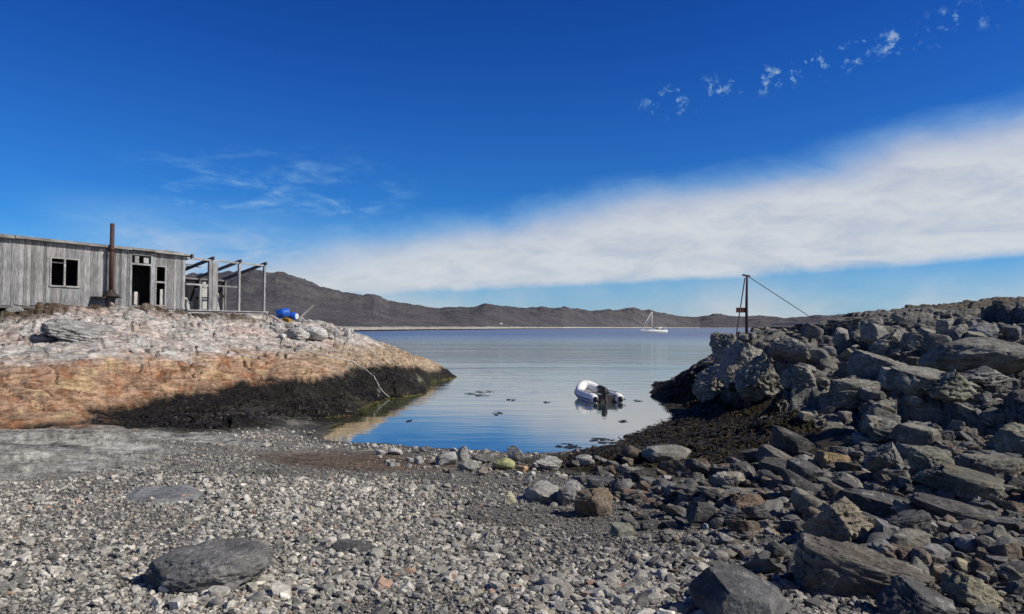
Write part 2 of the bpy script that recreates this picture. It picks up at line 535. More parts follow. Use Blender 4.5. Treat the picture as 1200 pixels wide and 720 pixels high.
def mat_plain(name, col=None, rough=.6, spec=.4, metal=0, vary=.25, scale=6):
    m, nt, out = new_mat(name)
    b = principled(nt, out, rough, spec, metal)
    tc = nt.nodes.new('ShaderNodeTexCoord').outputs['Object']
    n = noise_(tc, scale, 5, .65)
    base = attr_(nt, "Col", 'Color') if col is None else None
    f = grey_(smooth_(n, .25, .75, 1 - vary, 1 + vary))
    if base is None:
        rgb = nt.nodes.new('ShaderNodeRGB'); rgb.outputs[0].default_value = (*col, 1); base = rgb.outputs[0]
    nt.links.new(mixc(1.0, base, f, 'MULTIPLY'), b.inputs['Base Color'])
    bump_(nt, b, n, .006, .4)
    return m


M_GROUND = mat_ground()
M_ROCK = mat_rock("weathered gneiss", .55)
M_SMOOTH = mat_rock("smooth dark rock", .25)
M_PEB = mat_pebble()
M_WOOD = mat_wood("silvered upright boards")
M_WOODX = mat_wood("silvered timber", (.9, 14, 14))
M_DARK = mat_plain("interior boards toned as shade", None, .9, .1)
M_RUST = mat_plain("rusty iron", None, .75, .3, 0, .5, 14)
M_PAINT = mat_plain("worn paint", None, .6, .35, 0, .2, 9)
M_RUBBER = mat_plain("dinghy fabric", None, .45, .4, 0, .06, 6)
M_PLASTIC = mat_plain("faded plastic", None, .4, .45, 0, .12, 7)
M_ROPE = mat_plain("rope", None, .8, .2, 0, .25, 40)

# ------------------------------------------------------------------ ground sheet
def tide_level(x, y):
    """upper limit of the black weed and lichen coat on the left bank"""
    pts = [(120, 480, 18.8), (160, 476, 19.5), (210, 463, 21), (300, 447, 23.5), (380, 442, 26), (440, 429, 31), (480, 430, 34.5), (510, 434, 37.5), (60, 492, 17.0)]
    q = np.array([at_y(*p) for p in pts])
    d2 = (x[..., None] - q[:, 0]) ** 2 + (y[..., None] - q[:, 1]) ** 2
    w = 1 / (d2 + .3) ** 2
    return (w * q[:, 2]).sum(-1) / w.sum(-1)


def lerp3(c, d, t): return c * (1 - t[:, None]) + np.array(d)[None] * t[:, None]


def ground_colour(x, y, z, reg):
    B, L, Rr, S, W, G = reg
    n = len(x)
    f1 = fbm2(x * .5, y * .5, 5, 81); f2 = fbm2(x * 1.7, y * 1.7, 5, 82); f3 = fbm2(x * 6, y * 6, 4, 83)
    # beach gravel
    cb = np.tile(np.array([.135, .130, .120]), (n, 1))
    q = at_z(420, 543, .25)
    dsil = np.sqrt(((x - q[0]) / 2.1) ** 2 + ((y - q[1]) / 1.9) ** 2)
    silt = sstep(1.15, .5, dsil + .5 * f2)
    cb = lerp3(cb, (.105, .075, .052), silt)
    wr = sstep(.05, .0, np.abs(z - .40 - .12 * f2)) * sstep(-.1, .25, f3 + .3 * f2)
    cb = lerp3(cb, (.035, .028, .018), wr * .8)
    # left bank
    cl = np.tile(np.array([.41, .37, .345]), (n, 1))
    cl = lerp3(cl, (.42, .31, .26), sstep(.05, .4, f1 + .4 * f2) * .6)
    cl = lerp3(cl, (.33, .34, .33), sstep(.05, .4, f2 - f1) * .8)
    sy = -x * .60 + y * .80; sx = x * .8 + y * .6
    band = z + .45 * fbm2(sx * .4, sy * 1.2, 4, 85) + .12 * f3
    far = sstep(24, 31, y)
    orange = sstep(1.95, 1.5, band) * (1 - .55 * far)
    cl = lerp3(cl, (.31, .18, .10), orange * .85)
    cl = lerp3(cl, (.25, .105, .045), orange * sstep(0, .3, f2) * .8)
    cl = lerp3(cl, (.42, .31, .17), orange * sstep(.1, .4, fbm2(x * .9, y * .9, 4, 88)) * .8)
    cl = lerp3(cl, (.27, .20, .12), far * sstep(2.2, 1.6, band) * .6)
    # thin soil and heath on the terrace under the hut
    ex, ey = x + 17.2, y - 24.6
    off = ex * .889 - ey * .458            # metres in front of the hut wall
    alo = ex * .458 + ey * .889
    soil = sstep(1.6, .2, off + .9 * f2 + .5 * f3) * sstep(2.75, 3.0, z + .3 * f2) * sstep(12.5, 10, alo + f1)
    cl = lerp3(cl, (.075, .052, .034), soil)
    gr = sstep(1.6, .4, np.abs(alo + 2.0 + f1)) * sstep(.1, .4, off) * sstep(2.6, 2.75, z) * sstep(3.25, 3.0, z)
    cl = lerp3(cl, (.22, .13, .045), gr * .9)
    tl = tide_level(x, y)
    blk = sstep(.13, -.09, z - tl + .20 * f2 + .08 * f3) * sstep(-12.5, -10.5, x + f1)
    cl = lerp3(cl, (.0075, .0068, .006), blk)
    spots = sstep(.38, .46, fbm2(x * 1.3 + 9, y * 1.3, 4, 91)) * blk
    cl = lerp3(cl, (.16, .15, .12), spots * .8)
    # slab
    cs = np.tile(np.array([.27, .265, .245]), (n, 1))
    cs = lerp3(cs, (.34, .335, .315), sstep(0, .4, f2))
    cs = lerp3(cs, (.03, .03, .028), sstep(.12, .3, fbm2((x * .96 + y * .25) * .35, (y * .96 - x * .25) * 1.8, 4, 93)) * sstep(11.5, 13, y))
    # right bank
    cr = np.tile(np.array([.135, .13, .12]), (n, 1))
    cr = lerp3(cr, (.19, .185, .16), sstep(0, .35, f2) * .8)
    cr = lerp3(cr, (.075, .072, .07), sstep(.05, .4, f1 - f2) * .8)
    cr = lerp3(cr, (.26, .20, .13), sstep(.28, .42, fbm2(x * .8, y * .8, 4, 95)) * .6)
    dark = np.maximum(sstep(.62, .42, z + .2 * f2) * sstep(11, 13, y), sstep(1.5, .9, z + .2 * f2) * sstep(27, 31, y) * sstep(13, 10, x))
    cr = lerp3(cr, (.022, .018, .013), dark)
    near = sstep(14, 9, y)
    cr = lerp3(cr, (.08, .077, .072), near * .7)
    moor = sstep(44, 52, y + 3 * f1)
    cr = lerp3(cr, (.085, .075, .055), moor)
    # weed
    cg = np.tile(np.array([.024, .0185, .012]), (n, 1))
    cg = lerp3(cg, (.045, .036, .016), sstep(0, .4, f2))
    # sea bed
    cw = np.tile(np.array([.075, .075, .035]), (n, 1))
    cw = lerp3(cw, (.03, .028, .018), sstep(-.1, .35, f1))
    c = (cb * B[:, None] + cl * L[:, None] + cs * S[:, None] + cr * Rr[:, None] + cg * G[:, None] + cw * W[:, None])
    # drowned ground: olive weed and stained stones
    sub = sstep(.03, -.04, z)
    bed = np.tile(np.array([.22, .20, .05]), (n, 1))
    bed = lerp3(bed, (.26, .14, .05), sstep(.1, .35, f2))
    bed = lerp3(bed, (.03, .028, .016), sstep(.05, .35, fbm2(x * .9 + 3, y * .9, 4, 97)))
    c = c * (1 - sub[:, None]) + bed * sub[:, None]
    damp = sstep(.16, .04, z) * (1 - sub)
    c = c * (1 - .5 * damp[:, None])
    wet = np.clip(np.maximum.reduce([sub, .8 * damp, .45 * blk * L, .5 * G, .3 * dark * Rr]), 0, 1)
    return c, wet


def build_ground():
    az = np.concatenate([np.linspace(-180, -58, 70, endpoint=False), np.linspace(-58, -40, 120, endpoint=False), np.linspace(-40, 40, 1050, endpoint=False),
                         np.linspace(40, 58, 140, endpoint=False), np.linspace(58, 180, 70, endpoint=False)]) * math.pi / 180
    rr = np.concatenate([[.05, .5, 1.2, 2.0], np.exp(np.linspace(math.log(2.6), math.log(60), 820, endpoint=False)), np.exp(np.linspace(math.log(60), math.log(118), 60, endpoint=False)),
                         np.exp(np.linspace(math.log(118), math.log(9000), 26))])
    A, RR = np.meshgrid(az, rr)
    x = (np.sin(A) * RR).ravel(); y = (np.cos(A) * RR).ravel()
    r = RR.ravel()
    z = np.full(x.shape, -6.0); c = np.tile(np.array([.05, .05, .03]), (len(x), 1)); wet = np.ones(len(x)); bank = np.zeros(len(x)); gravel = np.zeros(len(x))
    inn = r < 118
    zi, reg = terrain(x[inn], y[inn])
    fade = sstep(90, 115, r[inn])
    zi = zi * (1 - fade) - 6 * fade
    z[inn] = zi
    c[inn], wet[inn] = ground_colour(x[inn], y[inn], zi, reg)
    bank[inn] = np.clip(reg[1] + reg[3] + .5 * reg[2], 0, 1) * (1 - .6 * wet[inn])
    gravel[inn] = np.clip(reg[0] + .35 * reg[2] * sstep(14, 8, y[inn]), 0, 1)
    nr, na = len(rr), len(az)
    I = np.arange(nr * na).reshape(nr, na)
    J = np.roll(I, -1, axis=1)
    Q = np.stack([I[:-1], J[:-1], J[1:], I[1:]], -1).reshape(-1, 4)[:, ::-1]
    o = mesh_np("ground", np.stack([x, y, z], -1), Q, M_GROUND, cols=c, smooth=True, attrs=dict(wet=wet, bank=bank, gravel=gravel))
    tag(o, kind='structure')
    return o


build_ground()


# ------------------------------------------------------------------ water
def mat_water():
    m, nt, out = new_mat("sea water")
    pos = nt.nodes.new('ShaderNodeNewGeometry').outputs['Position']
    gl = nt.nodes.new('ShaderNodeBsdfGlossy'); gl.inputs['Roughness'].default_value = .04; gl.inputs['Color'].default_value = (.97, .94, .88, 1)
    tr = nt.nodes.new('ShaderNodeBsdfTransparent'); tr.inputs['Color'].default_value = (.62, .72, .62, 1)
    df = nt.nodes.new('ShaderNodeBsdfDiffuse'); df.inputs['Color'].default_value = (.040, .070, .092, 1)
    fr = nt.nodes.new('ShaderNodeFresnel'); fr.inputs['IOR'].default_value = 1.333
    ln = nt.nodes.new('ShaderNodeVectorMath'); ln.operation = 'LENGTH'; nt.links.new(pos, ln.inputs[0])
    dist = E(ln.outputs['Value'])
    w1 = noise_(pos, 1.0, 3, .55, .3, ((.9, 2.6, 1), (0, 0, .15)))
    w2 = noise_(pos, 1.0, 3, .5, .2, ((.16, .75, 1), (0, 0, -.1)))
    w3 = noise_(pos, 1.0, 3, .6, 0, ((4, 9, 1), (0, 0, .2)))
    patch = smooth_(noise_(pos, 1.0, 3, .5, .4, ((.008, .045, 1),)), .42, .62)
    calm = smooth_(dist, 16, 60, .12, 1.0)
    open_ = smooth_(dist, 60, 260)
    nt.links.new(smooth_(dist, 35, 300, .035, .32).s, gl.inputs['Roughness'])
    hgt = w1 * .020 + w2 * .055 + w3 * .004 * (.25 + patch)
    hgt = hgt * calm * (.45 + .8 * patch + open_ * 3.5)
    bp = nt.nodes.new('ShaderNodeBump'); bp.inputs['Distance'].default_value = 1.0; bp.inputs['Strength'].default_value = 1.0
    nt.links.new(hgt.s, bp.inputs['Height'])
    for n in (gl, fr): nt.links.new(bp.outputs[0], n.inputs['Normal'])
    a = nt.nodes.new('ShaderNodeMixShader'); nt.links.new(attr_(nt, "murk"), a.inputs[0]); nt.links.new(tr.outputs[0], a.inputs[1]); nt.links.new(df.outputs[0], a.inputs[2])
    b = nt.nodes.new('ShaderNodeMixShader'); nt.links.new((E(fr.outputs[0]) * .74).s, b.inputs[0]); nt.links.new(a.outputs[0], b.inputs[1]); nt.links.new(gl.outputs[0], b.inputs[2])
    nt.links.new(b.outputs[0], out.inputs[0])
    return m


def build_water():
    az = np.linspace(-180, 180, 361)[:-1] * math.pi / 180
    az = np.concatenate([np.linspace(-180, -45, 60, endpoint=False), np.linspace(-45, 45, 240, endpoint=False), np.linspace(45, 180, 60, endpoint=False)]) * math.pi / 180
    rr = np.concatenate([[.1, 8], np.exp(np.linspace(math.log(12), math.log(120), 160, endpoint=False)), np.exp(np.linspace(math.log(120), math.log(9000), 40))])
    A, RR = np.meshgrid(az, rr)
    x = (np.sin(A) * RR).ravel(); y = (np.cos(A) * RR).ravel(); r = RR.ravel()
    bed = np.where(r < 110, terrain(x, y)[0], -6)
    murk = 1 - np.exp(-np.clip(-bed - .05, 0, 9) * 1.3)
    nr, na = len(rr), len(az)
    I = np.arange(nr * na).reshape(nr, na); J = np.roll(I, -1, axis=1)
    Q = np.stack([I[:-1], J[:-1], J[1:], I[1:]], -1).reshape(-1, 4)[:, ::-1]
    o = mesh_np("water", np.stack([x, y, np.zeros(len(x))], -1), Q, mat_water(), smooth=True, attrs=dict(murk=murk))
    tag(o, kind='structure')


build_water()


# ------------------------------------------------------------------ far hills
def build_hills():
    sky = [(-400, 330), (-150, 335), (0, 330), (150, 328), (250, 324), (311, 322), (325, 322), (345, 326), (375, 336), (385, 338), (400, 342), (425, 347), (438, 346), (455, 355),
           (475, 358), (495, 360), (515, 362), (535, 360), (550, 361), (567, 356), (580, 356), (592, 358), (620, 360), (645, 360), (660, 359), (675, 361),
           (695, 364), (715, 361), (735, 360), (745, 361), (760, 362), (790, 368), (810, 371), (835, 367), (850, 368), (870, 370), (890, 368), (905, 370),
           (920, 372), (950, 369), (1000, 366), (1060, 370), (1150, 362), (1250, 360), (1450, 365), (1700, 366)]
    dirs = [at_y(px, py, 1.0) - CAM for px, py in sky]
    saz = np.array([math.atan2(d[0], d[1]) for d in dirs]); sel = np.array([d[2] / math.hypot(d[0], d[1]) for d in dirs])
    sh = [(-400, 395), (300, 390), (420, 388.6), (540, 387), (660, 385.6), (740, 385.0), (820, 383.4), (900, 382.2), (1000, 381.6), (1700, 377)]
    hz = [at_y(px, py, 1.0) - CAM for px, py in sh]
    haz = np.array([math.atan2(d[0], d[1]) for d in hz]); hr = np.array([min(CAM[2] / max(-d[2] / math.hypot(d[0], d[1]), .0012), 2200) for d in hz])
    az = np.linspace(R(-52), R(52), 1400); t = np.linspace(0, 1.35, 130)
    A, T = np.meshgrid(az, t)
    el = .83 * np.interp(A, saz, sel); r0 = np.interp(A, haz, hr)
    r0 = r0 * (1 + .05 * fbm2(A * 9, A * 0 + 3, 3, 5))
    depth = 260 + 420 * np.interp(A, [R(-40), R(-15), R(0), R(15), R(40)], [.9, 1.0, .8, .9, 1.2])
    rr = r0 + depth * T
    rid = r0 + depth
    top = CAM[2] + el * rid
    prof = np.where(T < 1, np.sin(np.clip(T, 0, 1) * math.pi / 2) ** 1.15, 1 - .6 * (T - 1) / .35)
    x = np.sin(A) * rr; y = np.cos(A) * rr
    n = fbm2(x / 90, y / 90, 6, 7, .55)
    rg = 1 - np.abs(fbm2(x / 130 + 5, y / 130, 5, 9, .55)) * 2
    z = prof * top * (1 + .0 * n) + prof * (1 - .75 * np.exp(-((T - 1) / .18) ** 2)) * top * (.34 * n + .30 * (rg - .6))
    z = z + .8 * fbm2(x / 14, y / 14, 4, 10) * np.minimum(T * 12, 1) + (T > 0) * .9 * np.minimum(T * 40, 1) - .6
    z[0] = -3
    m, nt, out = new_mat("hazed far moorland")
    b = principled(nt, out, .95, .05)
    pos = nt.nodes.new('ShaderNodeNewGeometry').outputs['Position']
    sep = nt.nodes.new('ShaderNodeSeparateXYZ'); nt.links.new(pos, sep.inputs[0]); zz = E(sep.outputs[2])
    n1 = noise_(pos, .02, 6, .65); n2 = noise_(pos, .09, 6, .7); n3 = noise_(pos, .4, 4, .6)
    c = mixc(smooth_(n1, .35, .65), (.074, .073, .084), (.105, .100, .108))  # distance haze put into the moor colours as a blue-grey lift
    c = mixc(smooth_(n2, .52, .66) * .55, c, (.040, .036, .036))
    c = mixc(smooth_(noise_(pos, .05, 6, .7), .58, .68) * .5, c, (.115, .11, .075))
    c = mixc(smooth_(n3, .58, .68) * .6, c, (.19, .17, .16))
    shore = smooth_(zz + (n2 - .5) * 2.2, 1.6, 2.4, 1, 0)
    c = mixc(shore, c, (.40, .37, .33))
    c = mixc(smooth_(zz + (n3 - .5) * .8, .5, .8, 1, 0), c, (.02, .018, .015))
    nt.links.new(c, b.inputs['Base Color'])
    bp = bump_(nt, b, n2, 6, .7); bump_(nt, b, n3, 1.2, .6, bp)
    nr, na = A.shape
    I = np.arange(nr * na).reshape(nr, na)
    Q = np.stack([I[:-1, :-1], I[:-1, 1:], I[1:, 1:], I[1:, :-1]], -1).reshape(-1, 4)[:, ::-1]
    o = mesh_np("hills", np.stack([x.ravel(), y.ravel(), z.ravel()], -1), Q, m, smooth=True)
    tag(o, kind='structure')
    return np.stack([x.ravel(), y.ravel(), z.ravel()], -1)


HILL_V = build_hills()
# ------------------------------------------------------------------ rocks
_ICO = {}


def ico(sub):
    if sub not in _ICO:
        bm = bmesh.new(); bmesh.ops.create_icosphere(bm, subdivisions=sub, radius=1.0)
        V = np.array([v.co[:] for v in bm.verts]); Fc = np.array([[v.index for v in f.verts] for f in bm.faces]); bm.free()
        _ICO[sub] = (V, Fc)
    return _ICO[sub]


def rock_shape(seed, sub, kind='angular'):
    """a broken stone inside a box of about -1..1"""
    g = np.random.default_rng(seed)
    V, Fc = ico(sub); p = V.copy()
    if kind == 'round':
        p = p * (1 + .28 * fbm3(p * .9 + g.uniform(0, 50, 3), 3, seed))[:, None]
        planes = [(g.normal(size=3), g.uniform(.72, .95)) for _ in range(5)]
    elif kind == 'rough':
        p = p * (1 + .22 * fbm3(p * .9 + g.uniform(0, 50, 3), 3, seed))[:, None]
        planes = [(np.array([g.normal() * .1, g.normal() * .1, 1]), .7)] + [(g.normal(size=3), g.uniform(.72, .95)) for _ in range(9)]
    elif kind == 'slab':
        p = np.sign(p) * np.abs(p) ** np.array([.6, .6, .75])
        planes = [(np.array([g.normal() * .12, g.normal() * .12, s]), g.uniform(.55, .75)) for s in (1, -1)]
        planes += [(np.array([math.cos(a), math.sin(a), g.normal() * .3]), g.uniform(.62, .9)) for a in g.uniform(0, 6.28, 8)]
    elif kind == 'block':
        p = np.sign(p) * np.abs(p) ** .55
        planes = [(np.array([g.normal() * .2, g.normal() * .2, 1]), g.uniform(.65, .8))]
        a0 = g.uniform(0, 1.6)
        planes += [(np.array([math.cos(a0 + k * 1.57 + g.normal() * .22), math.sin(a0 + k * 1.57 + g.normal() * .22), g.normal() * .22]), g.uniform(.62, .8)) for k in range(4)]
        planes += [(g.normal(size=3), g.uniform(.8, 1.0)) for _ in range(8)]
    elif kind == 'flat':
        p = np.sign(p) * np.abs(p) ** np.array([.6, .6, .5])
        planes = [(np.array([.03, .02, 1]), .5)]
        a0 = g.uniform(0, 1.6)
        planes += [(np.array([math.cos(a0 + k * 1.257 + g.normal() * .2), math.sin(a0 + k * 1.257 + g.normal() * .2), .35 + g.normal() * .15]), g.uniform(.68, .85)) for k in range(5)]
    elif kind == 'wedge':
        planes = [(np.array([-.55, .3, .8]), .38), (np.array([.5, -.7, .45]), .5), (np.array([.9, .3, .35]), .6), (np.array([-.4, -.9, .1]), .62)]
        planes += [(g.normal(size=3), g.uniform(.6, .9)) for _ in range(8)]
    else:
        planes = [(g.normal(size=3) * np.array([1, 1, .8]), g.uniform(.45, .82)) for _ in range(16)]
    for n, d in planes:
        n = np.asarray(n) / np.linalg.norm(n)
        k = p @ n - d
        p = p - np.outer(np.maximum(k, 0) * .96, n)
    nrm = p / np.maximum(np.linalg.norm(p, axis=1, keepdims=True), .05)
    off = g.uniform(0, 60, 3)
    amp = {'round': .6, 'slab': .8, 'flat': .35}.get(kind, 1.0)
    if sub >= 3:
        d = .10 * fbm3(p * 1.6 + off, 3, seed) + .07 * fbm3(p * 4.5 + off, 4, seed + 1, .6)
        # foliation: small ledges across the dip
        if kind not in ('round', 'flat'):
            ax = np.array([.25, .15, 1.0]) + g.normal(size=3) * .2
            s = p @ ax * 4.0 + 1.2 * fbm3(p * 1.5 + off, 3, seed + 2)
            d += .045 * (np.abs((s % 1.0) - .5) * 2 - .5) * (kind != 'block') + .022 * (kind == 'block') * np.sin(s * 6.28)
        if sub >= 5:
            for q in range(1 if kind in ('round', 'rough', 'flat') else 2):
                ck = np.abs(fbm3(p * np.array([1.0, 1.0, 1.5]) * (1.1 + q) + off + 9 * q, 3, seed + 5 + q))
                d -= (.10 - .035 * q) * (.35 if kind in ('round', 'rough', 'flat') else 1) * np.exp(-(ck / .03) ** 2)
            d += .05 * fbm3(p * 9 + off, 3, seed + 8, .6)
    else:
        d = .10 * g.normal(size=len(p))
    p = p + nrm * (d * amp)[:, None]
    p = p - (p.max(0) + p.min(0)) / 2
    p = p / ((p.max(0) - p.min(0)) / 2)
    return p, Fc


_n_rock = [0]


def put_rock(px, py, wpx, hpx, kind='angular', col=(.16, .155, .145), warm=.2, label=None, group=None, yaw=None, tilt=None, dr=.8, sub=4, sink=.18,
             name='rock', mat=None, cat='rock', seed=None, flat=None):
    _n_rock[0] += 1
    sd = seed if seed is not None else 1000 + _n_rock[0] * 7
    g = np.random.default_rng(sd)
    base = hit(px, py); d = base[1]
    w = wpx * d / F_PX; h = hpx * d / F_PX
    dep = w * dr
    c = base + np.array([base[0], base[1], 0]) / math.hypot(base[0], base[1]) * dep * .38
    V, Fc = rock_shape(sd, sub, kind)
    V = V * np.array([w / 2, dep / 2, h / 2 * (1 + sink)])
    yw = g.uniform(-.5, .5) if yaw is None else yaw
    tl = (g.uniform(-.15, .15), g.uniform(-.15, .15)) if tilt is None else tilt
    Rm = np.array((Matrix.Rotation(yw, 3, 'Z') @ Matrix.Rotation(tl[1], 3, 'Y') @ Matrix.Rotation(tl[0], 3, 'X')))
    V = V @ Rm.T
    gz = min(H(c[0], c[1]), base[2] + h * .5)
    o = mesh_np(name, V, Fc, mat or M_ROCK, smooth=False if sub < 4 else True)
    o.location = (c[0], c[1], gz + h / 2 - h * sink * .5)
    o.color = (*col, warm)
    tag(o, label, cat, group)
    return o, c, w, dep


TAKEN = []      # x, y, radius of every placed rock


def rk(*a, **k):
    o, c, w, dep = put_rock(*a, **k); TAKEN.append((c[0], c[1], max(w, dep) * .5)); return o


